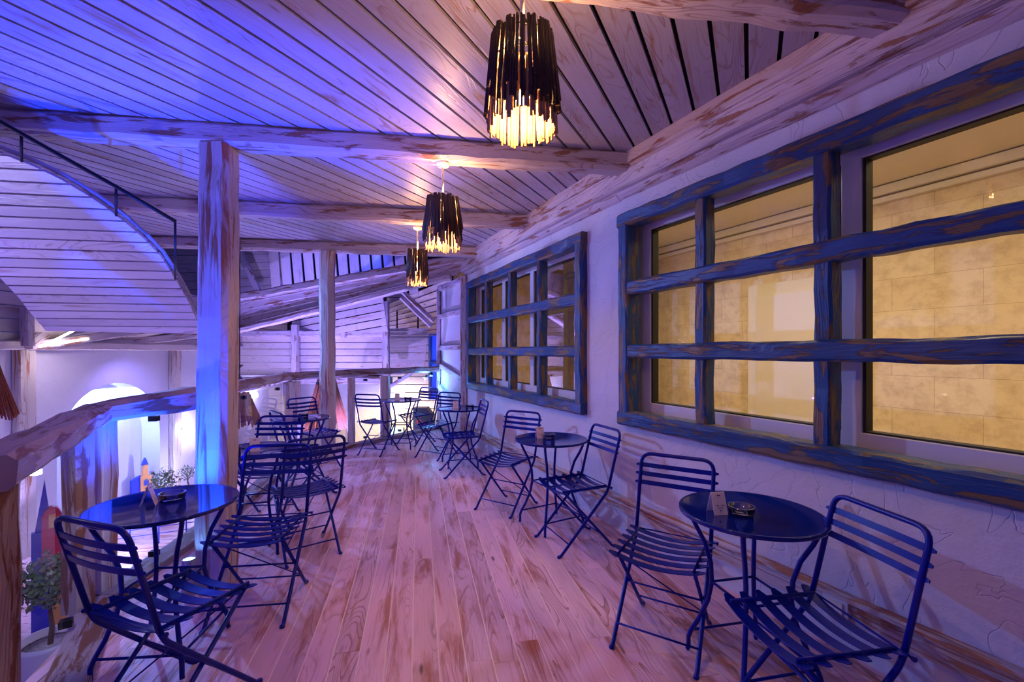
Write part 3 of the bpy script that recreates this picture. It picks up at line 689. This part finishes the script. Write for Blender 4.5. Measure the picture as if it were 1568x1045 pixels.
# ------------------------------------------------------------------ pendants
def pendant(x,y,zc,ztop,zbot,rt,rb,lab,seed,power):
    rng=random.Random(seed); root=empty('stick_pendant_lamp',(x,y,zbot),0,lab,'pendant lamp','stick pendant lamps')
    H=ztop-zbot
    MB().lathe([(.001,0),(.05,0),(.05,-.012),(.042,-.03),(.014,-.034),(.012,-.04)],28,c=(0,0,zc-zbot)).build('ceiling_rose',M['canopy'],root)
    MB().tube([(0,0,zc-zbot-.03),(0,0,H-.06)],.008,10).build('stem',M['canopy'],root)
    b=MB()
    def stick(a,r0,r1,z0,z1,w):
        a2=a+rng.uniform(-.05,.05); p1=V((r0*math.cos(a),r0*math.sin(a),z1)); p0=V((r1*math.cos(a2),r1*math.sin(a2),z0))
        b.tube([p0,p1],w,5)
    n=92
    for k in range(n):
        a=2*PI*k/n+rng.uniform(-.045,.045); stick(a,rt*rng.uniform(.96,1.03),rb*rng.uniform(.96,1.03),H*rng.choice([rng.uniform(.12,.24),rng.uniform(.12,.24),rng.uniform(.24,.42)]),H*rng.uniform(.96,1.02),rng.uniform(.0045,.0068)*(rb/.125))
    for k in range(n):
        if k==0: b.build('stick_shade',M['stick'],root); b=MB(); n=80
        a=2*PI*(k+.5)/n+rng.uniform(-.04,.04); r=rb*rng.uniform(.88,.95); stick(a,rt*.93+(rb-rt)*.5,r,H*rng.uniform(-.02,.10),H*rng.uniform(.42,.66),rng.uniform(.004,.006)*(rb/.125))
    b.build('inner_sticks',M['litstick'],root)
    b=MB()
    for rr_,z in ((rt*.95,H*.93),(rt*.97+(rb-rt)*.3,H*.70)): b.tube([(rr_*math.cos(2*PI*k/32),rr_*math.sin(2*PI*k/32),z) for k in range(32)],.003,5,closed=True)
    for k in range(3):
        a=2*PI*k/3; b.tube([(0,0,H*.93),(rt*.95*math.cos(a),rt*.95*math.sin(a),H*.93)],.003,5)
    b.build('wire_ring',M['iron'],root)
    MB().lathe([(.012,H-.07),(.018,H-.09),(.018,H-.13),(.012,H-.14)],16).build('socket',M['canopy'],root)
    MB().lathe([(.001,H*.30),(.02,H*.32),(.030,H*.40),(.024,H*.50),(.013,H*.60),(.012,H-.14)],20).build('bulb',M['bulb'],root)
    lamp('POINT',(x,y,zbot+H*.13),WARM,power*.78,rad=.025)
    lamp('POINT',(x+.03,y,zbot+H*.97),WARM,power*1.0,rad=.015)
pendant(.035,1.56,2.785,2.515,2.18,.100,.125,'largest-looking pendant lamp of brown sticks, hanging nearest the viewer',1,20)
pendant(-.495,3.25,2.785,2.53,2.165,.105,.138,'middle pendant lamp of brown sticks on a white rod, flared at the bottom',2,20)
pendant(-1.025,4.93,2.785,2.535,2.15,.098,.115,'smallest-looking pendant lamp of brown sticks, nearest the far column',3,20)

# wall socket
t=empty('wall_socket',wp(2.186,.16,.03),0,'white double power socket set into the baseboard behind the corner chair','socket')
q=wnorm(2.1); dd=wdir(2.1)
b=MB(); b.box(-dd*.055+V((0,0,.05)),dd*.055+V((0,0,.05)),.11,.02,up=tuple(q)); b.build('plate',M['socket'],t)
b=MB(); b.box(-dd*.035+q*.012+V((0,0,.05)),dd*.035+q*.012+V((0,0,.05)),.07,.012,up=tuple(q)); b.build('flap',M['canopy'],t)

# ================================================================== the hall below and beyond
HZF=-.90; HX=-5.6
# hall floor (washed boards), lower than the terrace
mb=MB(); polyH=[(-9,-1.5),(-1.2,-1.5),(-1.2,13),(-9,13)]
mb2=MB(); mb2.prism(polyH,HZF-.1,HZF-.006); o=mb2.build('floor_hall_seams',M['seam']); tag(o,kind='structure')
scan_planks(mb,polyH,0.15,.14,.006,HZF-.03,HZF,2.5,9); o=mb.build('floor_hall',M['floor']); tag(o,kind='structure')
mb=MB()
for i in range(len(RAIL)-1):
    a,b2=RAIL[i],RAIL[i+1]; mb.quad([(*a,HZF),(*b2,HZF),(*b2,-.03),(*a,-.03)],[(0,0),(1.5,0),(1.5,1),(0,1)])
o=mb.build('trim_4',M['hallwood']); tag(o,kind='structure')
# left hall wall with arched niches
def arch_wall(y0,y1,arches,z0,z1,x,depth):
    mb=MB(); cur=y0
    def pan(a,b,za,zb): mb.quad([(x,a,za),(x,b,za),(x,b,zb),(x,a,zb)],[(a,za),(b,za),(b,zb),(a,zb)])
    for (ca,ra,zs) in arches:
        pan(cur,ca-ra,z0,z1); n=20
        for k in range(n):
            t0=PI-PI*k/n; t1=PI-PI*(k+1)/n
            ya,za=ca+ra*math.cos(t0),zs+ra*math.sin(t0); yb,zb=ca+ra*math.cos(t1),zs+ra*math.sin(t1)
            mb.quad([(x,ya,za),(x,yb,zb),(x,yb,z1),(x,ya,z1)],[(0,0)]*4)
            mb.quad([(x,ya,za),(x,yb,zb),(x-depth,yb,zb),(x-depth,ya,za)],[(0,0)]*4)
        for yy in (ca-ra,ca+ra): mb.quad([(x,yy,z0),(x-depth,yy,z0),(x-depth,yy,zs),(x,yy,zs)],[(0,0)]*4)
        mb.quad([(x-depth,ca-ra-.05,z0),(x-depth,ca+ra+.05,z0),(x-depth,ca+ra+.05,zs+ra+.05),(x-depth,ca-ra-.05,zs+ra+.05)],[(0,0)]*4)
        cur=ca+ra
    pan(cur,y1,z0,z1); return mb
mb=arch_wall(-1.5,11.6,[(4.0,.75,.35),(6.42,.82,.17)],HZF,1.50,HX,.29); o=mb.build('wall_left',M['plaster_hall']); tag(o,kind='structure')
for i,(Y,w) in enumerate(((5.18,.19),(7.50,.17),(8.35,.05))):
    mb=MB(); mb.log((HX+.05,Y,HZF),(HX+.05,Y,1.48),w,.10 if w>.1 else .05,up=(1,0,0),ch=.15,jit=.004); o=mb.build_at('wall_post',M['column'],(HX+.05,Y,HZF)); tag(o,['pale timber post on the hall wall left of the glowing arch','pale timber post on the hall wall right of the glowing arch','thin dark pole against the bright hall wall, next to the thick column'][i],'post')
# niche lights and sconces
lamp('AREA',(HX-.14,6.42,.90),(.30,.46,1.0),62,(HX-.14,6.42,-1),size=.22,sy=.9)
lamp('AREA',(HX-.14,4.0,.99),(.6,.55,1.0),26,(HX-.14,4.0,-1),size=.22,sy=.9)
sc=[(HX+.09,7.72,.12,'glowing white wall sconce beside the right-hand hall post',26),(HX+.09,9.75,.50,'bright round wall lamp on the hall wall beyond the thick column',22)]
for (x,y,z,lab,pw) in sc:
    t=empty('wall_sconce',(x,y,z),0,lab,'lamp'); MB().lathe([(.001,-.06),(.05,-.05),(.065,0),(.05,.05),(.001,.06)],20).build('globe',M['lampwhite'],t)
    b=MB(); b.box((-.09,0,0),(-.04,0,0),.03,.03); b.build('bracket',M['iron'],t); lamp('POINT',(x+.10,y,z),(.50,.46,1.0),pw*.75,rad=.05)
lamp('POINT',(HX+.65,7.3,-.45),(.52,.56,1.0),26,rad=.03)  # added floor-level lamp, no fixture, brightening the hall ledge
lamp('POINT',(HX+1.2,5.2,-.62),(.52,.56,1.0),12,rad=.03)
lamp('SPOT',(HX+.35,8.0,-.6),(.62,.54,1.0),26,(HX,8.0,1.4),rad=.05,angle=90)
lamp('SPOT',(HX+.4,5.0,-.5),(.50,.40,1.0),30,(HX,5.0,1.6),rad=.05,angle=100)
lamp('SPOT',(HX+.6,6.4,1.35),(.32,.26,1.0),30,(HX,6.6,.4),rad=.05,angle=120)

# sloping plank panel with curved edges, and its iron handrail
sl=empty('curved_plank_canopy',(-2.9,3.0,1.6),0,'large curved canopy of pale horizontal planks hanging left of the thick column','canopy')
A0=V((-1.125*2.62,2.62,2.60)); 
ex=V((1,BS,0)).normalized()
A1=V((-1.125*3.60,3.60,1.61)); ey0=(A1-A0); ey=(ey0-ex*ey0.dot(ex)).normalized(); ez=ex.cross(ey).normalized()
def topanel(px,py):      # where a sight line through the photo meets the panel plane
    r=V(((px-784)/F,1,(HZ-py)/F)); c=V((0,0,EYE)); t=(A0-c).dot(ez)/r.dot(ez); p=c+r*t-A0; return (p.dot(ex),p.dot(ey))
edge=[(-260,150),(-60,212),(0,231),(49,250),(95,272),(137,297),(168,318),(195,339),(222,363),(247,389),(272,428),(290,460),(308,500),(318,509),(200,507),(72,504),(50,478),(30,452),(0,420),(-60,372),(-260,330)]
out=[topanel(*e) for e in edge]
# cut to boards: split the outline with horizontal scan bands
def band_clip(poly,v0,v1):
    a=clip_half(poly,0,-1,-v0); a=clip_half(a,0,1,v1) if len(a)>2 else []
    return a
mb=MB(); rng=random.Random(5); vv=[p[1] for p in out]; v=min(vv); NB=21; pitch=(max(vv)-min(vv))/NB
for k in range(NB):
    pl=band_clip(out,v+.006,v+pitch-.006)
    if len(pl)>2:
        # drop duplicate points
        q_=[pl[0]]
        for p_ in pl[1:]:
            if abs(p_[0]-q_[-1][0])+abs(p_[1]-q_[-1][1])>1e-4: q_.append(p_)
        mb.prism(q_,-.02,.0,(A0-sl.location,ex,ey,ez),rng.random(),uo=rng.uniform(0,50),vo=rng.uniform(0,50))
    v+=pitch
mb.build('planks',M['hallwood'],sl)
mb=MB()
out2=[topanel(*e) for e in edge]
pts=[A0+ex*a+ey*b+ez*.03-sl.location for a,b in out2[:13]]; mb.tube(pts,.014,6); pts=[A0+ex*a+ey*b+ez*.03-sl.location for a,b in out2[15:]]; mb.tube(pts,.012,6)
mb.build('edge_strip',M['beam'],sl)
hr=empty('iron_handrail',A0,0,'black iron handrail following the upper edge of the curved plank canopy','handrail')
def onp(px,py,off=-.02):
    a,b=topanel(px,py); return A0+ex*a+ey*b+ez*off-hr.location
for i_,e in enumerate(((-60,150),(0,182),(90,232),(181,284),(271,337))): pass
MB().tube([onp(*e) for e in ((-200,66),(-60,147),(0,182),(90,233),(181,284),(271,337))],.0125,8).build('top_rail',M['iron'],hr)
for (a,b2) in (((-90,130),(-90,205)),((36,203),(36,245)),((180,284),(180,328)),((270,337),(270,425))): MB().tube([onp(*a),onp(*b2)],.008,6).build('baluster',M['iron'],hr)
t=empty('blue_spot',A0,0,'small bright blue spot under the lower left corner of the curved canopy','lamp'); 
p_=onp(63,493,.05); MB().lathe([(.001,-.02),(.018,-.01),(.018,.01),(.001,.02)],12,c=p_).build('lens',M['ledblue'],t); MB().tube([p_+V((0,0,.01)),p_+V((0,.02,.06))],.006,6).build('stem',M['iron'],t)

# dark plank gable behind the canopy and eave timbers with a white strip
def frame_planks(name,origin,ux,uy,hull,ang,pitch,gap,mat,th=.02,seed=1,parent=None,jz=0.):
    ux=V(ux).normalized(); uy=V(uy); uy=(uy-ux*uy.dot(ux)).normalized(); uz=ux.cross(uy)
    mb=MB(); planks(mb,[hull],ang,pitch,gap,-th,0,(V(origin),ux,uy,uz),None,seed,jz)
    o=mb.build(name,M[mat],parent); return o
o=frame_planks('wall_left_boards',(HX+.02,0,0),(0,1,0),(0,0,1),[(1.0,1.50),(11.3,1.50),(11.3,2.2),(1.0,2.9)],0,.15,.012,'hallwood'); tag(o,kind='structure')
def beam_thing(p0,p1,w,h,lab,mat='beam',cat='beam',name='roof_timber',jit=.004,group=None):
    mb=MB(); mb.log(p0,p1,w,h,ch=.12,jit=jit); o=mb.build_at(name,M[mat],(V(p0)+V(p1))/2); return tag(o,lab,cat,group)
def px(x,y,Y): return V(((x-784)/F*Y,Y,EYE+(HZ-y)/F*Y))
beam_thing((HX+.06,1.0,1.50),(HX+.06,11.4,1.50),.12,.10,'long pale wall plate running along the top of the hall wall','hallwood')
beam_thing(px(40,531,5.2),px(305,494,6.9),.12,.10,'pale eave timber rising to the right above the hall wall, edged by white light')
beam_thing(px(38,528,5.1),px(88,492,5.6),.13,.12,'short diagonal strut meeting the eave at the top of the left hall post')
beam_thing(px(42,470,5.0),px(42,530,5.0),.09,.09,'short upright stub post above the hall wall at the left edge')
beam_thing(px(150,530,6.4),px(310,512,7.6),.13,.11,'lower pale eave timber just above the plaster behind the thick column')
t=empty('led_strip',px(60,531,5.1),0,'thin white light strip glowing along the eave above the hall wall','light strip')
b=MB(); b.box(V((0,0,0)),px(135,519,5.65)-t.location,.02,.02); b.build('diffuser',M['ledwhite'],t)
b=MB(); b.box(px(70,528,5.1)-t.location,px(120,503,5.4)-t.location,.02,.02); b.build('diffuser',M['ledwhite'],t)
lamp('SPOT',px(90,520,5.3)+V((.05,0,-.02)),(1,.8,.9),12,px(90,560,5.4),rad=.03,angle=150)
# soffit behind the eave
mb=MB(); Q=[px(20,535,5.2),px(330,520,8.8),px(330,478,7.2),px(60,478,5.0)]; mb.quad(Q,[(0,0),(3,0),(3,1),(0,1)]); o=mb.build('ceiling_soffit',M['hallwood']); tag(o,kind='structure')

# far wall of the hall
FY=11.5
mb=MB(); mb.quad([(HX,FY,HZF),(1.5,FY,HZF),(1.5,FY,-.02),(HX,FY,-.02)],[(0,0)]*4); o=mb.build('wall_far_lower',M['cream']); tag(o,kind='structure')
mb=MB(); mb.quad([(HX,FY,-.02),(-2.7,FY,-.02),(-2.7,FY,.80),(HX,FY,.80)],[(0,0)]*4); o=mb.build('wall_far_plaster',M['plaster_hall']); tag(o,kind='structure')
GY=9.3
o=frame_planks('wall_far',(0,GY,0),(1,0,0),(0,0,1),[(-6.2,.94),(-2.56,.94),(-2.56,1.80),(-6.2,1.80)],0,.135,.014,'hallwood',seed=3); tag(o,kind='structure')
o=frame_planks('wall_far_warm_boards',(0,FY-.05,0),(1,0,0),(0,0,1),[(-3.15,-.02),(1.2,-.02),(1.2,2.9),(-3.15,2.9)],0,.20,.02,'hallwood',seed=4); tag(o,kind='structure')
mb=MB(); mb.quad([(-12,FY+.1,HZF),(3,FY+.1,HZF),(3,FY+.1,5.5),(-12,FY+.1,5.5)],[(0,0)]*4); o=mb.build('wall_far_backing',M['dark']); tag(o,kind='structure')
beam_thing(px(342,583,GY-.05),px(600,583,GY-.05),.13,.14,'pale wall rail below the far plank wall, seen over the railing')
beam_thing(px(345,511,GY-.05),px(596,511,GY-.05),.13,.12,'knotty horizontal timber above the far plank wall')
for (a,b2,lab) in ((((452,498),(452,576)),0,'short curved post on the far plank wall, left of the slimmer column'),):
    beam_thing(px(*a[0],GY-.15),px(*a[1],GY-.15),.14,.12,lab,name='wall_post',cat='post')
beam_thing(px(590,462,GY-.2),px(592,602,GY-.2),.14,.13,'tall pale post right of the far plank wall, above the far table',name='wall_post',cat='post')
beam_thing(px(523,480,GY-.4),px(526,516,GY-.15),.10,.09,'stub post on the sloping boards above the far plank wall',name='wall_post',cat='post')
beam_thing(px(452,585,FY-.4),px(452,700,FY-.4),.2,.16,'white post on the lower far wall left of the slimmer column',name='wall_post',cat='post')
# sloping boards above
o=frame_planks('wall_far_gable',px(455,512,GY+.1),(px(590,487,GY-.9)-px(455,512,GY+.1)),(0,-.1,1),[(-.1,-.02),(.9,-.12),(2.35,-.35),(2.35,.72),(-.1,.45)],0,.14,.02,'hallwood',seed=7); tag(o,kind='structure')
# roof band: wide sloping timber-clad fascia
sB=empty('sloping_roof_fascia',px(350,485,8.5),0,'broad plank-clad roof slope falling to the left behind the pendant lamps','roof')
def quadboards(parent,TL,TR,BL,BR,n,mat,gap=.012,name='boards',th=.03,seed=2):
    mb=MB(); rng=random.Random(seed)
    for k in range(n):
        a=(k+gap)/n; b2=(k+1-gap)/n; p=[TL.lerp(BL,a),TR.lerp(BR,a),TR.lerp(BR,b2),TL.lerp(BL,b2)]
        L_=(p[1]-p[0]).length; w=(p[3]-p[0]).length; nn=(p[1]-p[0]).cross(p[3]-p[0]).normalized()*th; uo,vo=rng.uniform(0,50),rng.uniform(0,50); r=rng.random()
        lo=parent.location if parent else V((0,0,0)); q=[x-lo for x in p]; uv=[(uo,vo),(uo+L_,vo),(uo+L_,vo+w),(uo,vo+w)]
        if nn.y<0: nn=-nn
        mb.quad(q,uv,r); mb.quad([x+nn for x in q],uv,r)
        for i in range(4):
            j=(i+1)%4; mb.quad([q[i],q[j],q[j]+nn,q[i]+nn],[uv[i],uv[j],uv[j],uv[i]],r)
    return mb.build(name,M[mat],parent)
TLb,TRb,BLb,BRb=px(335,459,8.4),px(725,392,7.0),px(335,518,8.4),px(700,420,7.2)
quadboards(sB,TLb,TRb,BLb,BRb,5,'beam',.02,'fascia_boards')
b=MB(); b.log(px(335,461,8.3)-sB.location,px(718,395,7.0)-sB.location,.12,.13,ch=.15); b.build('edge_beam',M['beam'],sB)
b=MB(); b.log(px(335,515,8.3)-sB.location,px(690,424,7.15)-sB.location,.10,.09,ch=.2); b.build('edge_beam',M['beam'],sB)
# blue-lit upright boards and dark gable above
sg=empty('upright_board_gable',px(500,420,9.2),0,'row of blue-lit upright boards between the far beam and the roof slope','gable')
mb=MB(); rng=random.Random(6)
for k in range(13):
    x0=418+k*17.5; a=px(x0,380,9.0)-sg.location; c_=px(x0+6,450,9.4)-sg.location
    mb.log(a,c_,.185,.03,up=(0,1,0),ch=.1,jit=.001,step=9,rng=rng)
mb.build('upright_boards',M['hallwood'],sg)
quadboards(sg,px(215,378,9.8),px(440,378,9.8),px(215,490,9.8),px(440,470,9.8),8,'hallwood',.03,'back_boards')
b=MB(); b.log(px(367,384,9.4)-sg.location,px(398,452,9.4)-sg.location,.13,.10,up=(0,1,0)); b.build('strut',M['beam'],sg)
lamp('POINT',px(470,432,8.75),(.03,.07,1),14,rad=.01); lamp('POINT',px(560,412,8.75),(.03,.07,1),14,rad=.01)
# right part: slatted panel, braces, rafters
sp=empty('hanging_slat_panel',px(625,533,10.2),0,'pale square slatted panel hanging left of the blue shutter','panel')
quadboards(sp,px(594,503,10.2),px(656,503,10.2),px(594,563,10.2),px(650,561,10.2),11,'hallwood',.08,'slats')
for x in (608,640): b=MB(); b.tube([px(x,503,10.2)-sp.location,px(x,476,10.85)-sp.location],.02,6); b.build('hanger',M['iron'],sp)
for i,(a,b2,Y) in enumerate((((617,447),(664,492),7.9),((614,455),(660,500),8.1),((594,594),(640,566),9.0))):
    beam_thing(px(*a,Y),px(*b2,Y+.2),.08,.07,['upper diagonal brace between the roof slope and the stone wall','lower diagonal brace between the roof slope and the stone wall','slanted brace below the far end of the handrail'][i],name='diagonal_brace',cat='brace')
rf=empty('rear_rafter_roof',px(630,470,10.6),0,'small dark raftered roof above the hanging slatted panel','roof')
quadboards(rf,px(585,470,10.9),px(690,425,9.6),px(585,520,11.3),px(690,512,11.3),8,'hallwood',.08,'roof_boards')
sh=empty('blue_shutter',px(664,600,9.3),0,'bright blue panelled shutter standing left of the stone wall, behind the railing end','shutter')
def lp(x,y,Y): return px(x,y,Y)-sh.location
b=MB(); b.box(lp(665,512,9.3),lp(665,612,9.3),.22,.05,up=(0,1,0)); b.build('panel_board',M['bluelight'],sh)
for (a,b2) in (((658,512),(658,612)),((672,512),(672,612))): b=MB(); b.box(lp(*a,9.26),lp(*b2,9.26),.045,.04,up=(0,1,0)); b.build('stile',M['blue'],sh)
for y in (513,556,600): b=MB(); b.box(lp(657,y,9.25),lp(673,y,9.25),.04,.05,up=(0,0,1)); b.build('rail',M['blue'],sh)
b=MB(); b.tube([lp(671,560,9.25),PW1+V((0,-.02,1.2))-sh.location],.012,6); b.build('bracket',M['iron'],sh)
# things on the lower far wall
t=empty('drinks_cooler',px(648,664,10.4),0,'dark grey box with a red lettering band, below the far railing','cooler')
def lq(x,y,Y): return px(x,y,Y)-t.location
b=MB(); b.prism([(-.20,0),(.24,0),(.24,.42),(.10,.60),(-.20,.60)],-.15,.15,(V((0,0,0)),V((1,0,0)),V((0,0,1)),V((0,1,0)))); b.build('casing',M['fridge'],t)
cu=bpy.data.curves.new('red_lettering','FONT'); cu.body='Coca'; cu.size=.16; cu.extrude=.003; ob=bpy.data.objects.new('tmp',cu); C.collection.objects.link(ob)
dg=bpy.context.evaluated_depsgraph_get(); me=bpy.data.meshes.new_from_object(ob.evaluated_get(dg)); bpy.data.objects.remove(ob); me.materials.clear(); me.materials.append(M['redtext'])
tx=bpy.data.objects.new('red_lettering',me); link(tx,t); tx.location=(-.12,-.156,.22); tx.rotation_euler=(PI/2,0,0)
t=empty('green_panel',px(600,685,FY-.12),0,'pale green rectangular panel on the cream wall under the far table','panel')
b=MB(); b.box(V((-.28,0,.25)),V((.28,0,.25)),.04,.52); b.build('panel_board',M['teal'],t)
t=empty('door_2',px(560,680,FY-.05),0,kind='structure')
for (x,w) in ((-.45,.05),(-.25,.03),(.5,.04)): b=MB(); b.box(V((x,0,-.1)),V((x,0,.95)),w,.03,up=(0,1,0)); b.build('door_moulding',M['roomceil'],t)
lamp('SPOT',(-2.9,9.9,.2),(1,.86,.62),240,(-2.6,11.5,-.7),rad=.03,angle=120)
lamp('SPOT',(-3.6,9.6,-.7),(.6,.48,1.0),50,(-4.2,11.5,1.6),rad=.06,angle=120)

# rattan shades, metal lamp
def rattan(x,y,zt,zb,rt,rb,lab,ztop_cord,seed):
    root=empty('rattan_pendant_shade',(x,y,zb),0,lab,'pendant lamp','rattan cone shades in the hall'); H=zt-zb; rng=random.Random(seed)
    prof=[(rt,H),(rt*.96,H*.98)]; b=MB(); n=70
    for k in range(n):
        a=2*PI*k/n; a2=a+rng.uniform(-.06,.06); r0=rt*rng.uniform(.9,1.1); r1=rb*rng.uniform(.94,1.06); b.tube([(r1*math.cos(a2),r1*math.sin(a2),rng.uniform(-.02,.03)),(r0*math.cos(a),r0*math.sin(a),H*rng.uniform(.96,1.03))],rb*.045,4)
    b.build('fibre_shade',M['rattan'],root)
    MB().tube([(0,0,H-.02),(0,0,ztop_cord-zb)],.008,6).build('cord',M['iron'],root)
    MB().lathe([(.001,H*.4),(.03,H*.43),(.035,H*.5),(.02,H*.6),(.015,H*.98)],14).build('bulb',M['canopy'],root)
rattan(-4.64,4.0,1.40,.84,.06,.20,'fuzzy red-brown rattan shade cut by the left edge of the photo',2.9,1)
rattan(-3.47,5.80,.90,.50,.09,.24,'pinkish rattan shade seen through the glass right of the thick column',2.9,2)
rattan(-3.30,8.1,.92,.07,.13,.36,'tall fuzzy rattan shade seen through the glass behind the slimmer column',2.4,3)
t=empty('metal_pendant_lamp',px(357,582,8.4),0,'dark metal hourglass pendant lamp just right of the thick column','pendant lamp')
MB().lathe([(.17,.0),(.10,.10),(.06,.15),(.10,.20),(.17,.27),(.15,.28),(.04,.29)],18,sm=False).build('metal_shade',M['iron'],t); MB().tube([(0,0,.28),(0,0,.86)],.018,6).build('cord',M['iron'],t); MB().lathe([(.001,.0),(.05,.02),(.05,.06),(.001,.08)],12).build('bulb',M['bulb'],t)

# decor towers, fence, topiaries in the hall
def tower(loc,parts,lab,rz=0):
    t=empty('painted_tower',loc,rz,lab,'model tower')
    for nm,shape,poly,mat,y in parts:
        b=MB(); b.prism(poly,y,y+.06,(V((0,0,0)),V((1,0,0)),V((0,0,1)),V((0,1,0)))); b.build(nm,M[mat],t)
    return t
oval=[(.06*math.cos(2*PI*k/20)+.03,.11*math.sin(2*PI*k/20)+.95) for k in range(20)]
tower((-3.80,3.72,HZF),[('body','',[(-.09,0),(.02,0),(.02,.86),(-.09,.86)],'tblue',0),('body','',[(.02,0),(.12,0),(.12,.80),(.02,.80)],'tyellow',.01),('front','',[(-.03,.55),(.11,.55),(.11,.98),(-.03,.98)],'tred',-.05),('crown','',oval,'tred',-.02),('spire','',[(-.07,.86),(.03,.86),(-.015,1.28)],'tblue',.02),('doorway','',[(.01,.90),(.05,.90),(.05,1.0),(.01,1.0)],'tyellow',-.07)],'painted model tower with a red oval crown and blue spire, far left behind the glass',math.radians(45))
tower((HX-.12,7.02,HZF),[('house','',[(-.12,0),(.0,0),(.0,.42),(-.12,.36)],'tblue',0),('tower_body','',[(-.01,0),(.13,0),(.13,.40),(-.01,.40)],'torange',-.02),('turret','',[(.02,.39),(.10,.39),(.085,.58),(.035,.58)],'torange',0),('spire','',[(.02,.57),(.10,.57),(.06,.68)],'tblue',0),('window','',[(.03,.26),(.09,.26),(.09,.33),(.06,.36),(.03,.33)],'tblue',-.03)],'orange and blue model tower standing in the glowing arch niche',math.radians(60))
def topiary(x,y,z,pr,ph,sh,br,lab,seed,nleaf=420):
    rng=random.Random(seed); t=empty('topiary_tree',(x,y,z),0,lab,'potted tree','topiary trees')
    MB().lathe([(pr*.62,0),(pr*.75,.02),(pr*.95,ph*.5),(pr*.86,ph*.85),(pr,ph*.96),(pr,ph),(pr*.9,ph),(pr*.86,ph*.94),(.001,ph*.93)],28).build('pot',M['pot'],t)
    MB().lathe([(.001,ph*.945),(pr*.84,ph*.94)],20).build('pebbles',M['pebble'],t)
    MB().tube([(0,0,ph*.9),(.012,.0,ph+sh*.35),(-.008,.01,ph+sh*.7),(0,0,ph+sh)],[.014,.012,.010,.008],7).build('stem',M['bark'],t)
    b=MB(); c=V((0,0,ph+sh+br*.8))
    for k in range(14): 
        d=V((rng.gauss(0,1),rng.gauss(0,1),rng.gauss(0,1))).normalized(); b.tube([(0,0,ph+sh-.01),c+d*br*.8],.003,4)
    b.build('twigs',M['bark'],t)
    b=MB()
    for k in range(nleaf):
        d=V((rng.gauss(0,1),rng.gauss(0,1),rng.gauss(0,1))).normalized(); p=c+d*br*rng.uniform(.45,1.08); p.z=c.z+(p.z-c.z)*.9
        a=V((rng.gauss(0,1),rng.gauss(0,1),rng.gauss(0,1))).normalized(); s_=a.cross(d).normalized(); l=br*rng.uniform(.16,.26); w=l*.28
        b.quad([p-a*l*.5,p+s_*w,p+a*l*.5,p-s_*w],[(0,0)]*4)
    b.build('leaves',M['leaf'],t)
topiary(-2.70,2.66,HZF,.15,.66,.20,.175,'potted ball tree in a white pot, close behind the glass at the bottom left',4,900)
topiary(-4.75,6.20,HZF,.16,.28,.13,.20,'small grey-green ball tree seen above the nearest left-hand table',5,380)
topiary(-4.95,6.95,HZF,.10,.26,.12,.14,'smallest ball tree, right of the other one behind the nearest left-hand table',6,220)
t=empty('blue_wire_fence',(-4.3,5.3,HZF),0,'low blue wire fence on the bright hall ledge under the nearest left-hand table','fence')
for k in range(5): MB().tube([(-.5+.25*k,.12*k,0),(-.5+.25*k,.12*k,.36)],.009,6).build('post',M['tblue'],t)
for z in (.12,.2,.28): MB().tube([(-.5,0,z),(.5,.48,z)],.005,5).build('wire',M['tblue'],t)
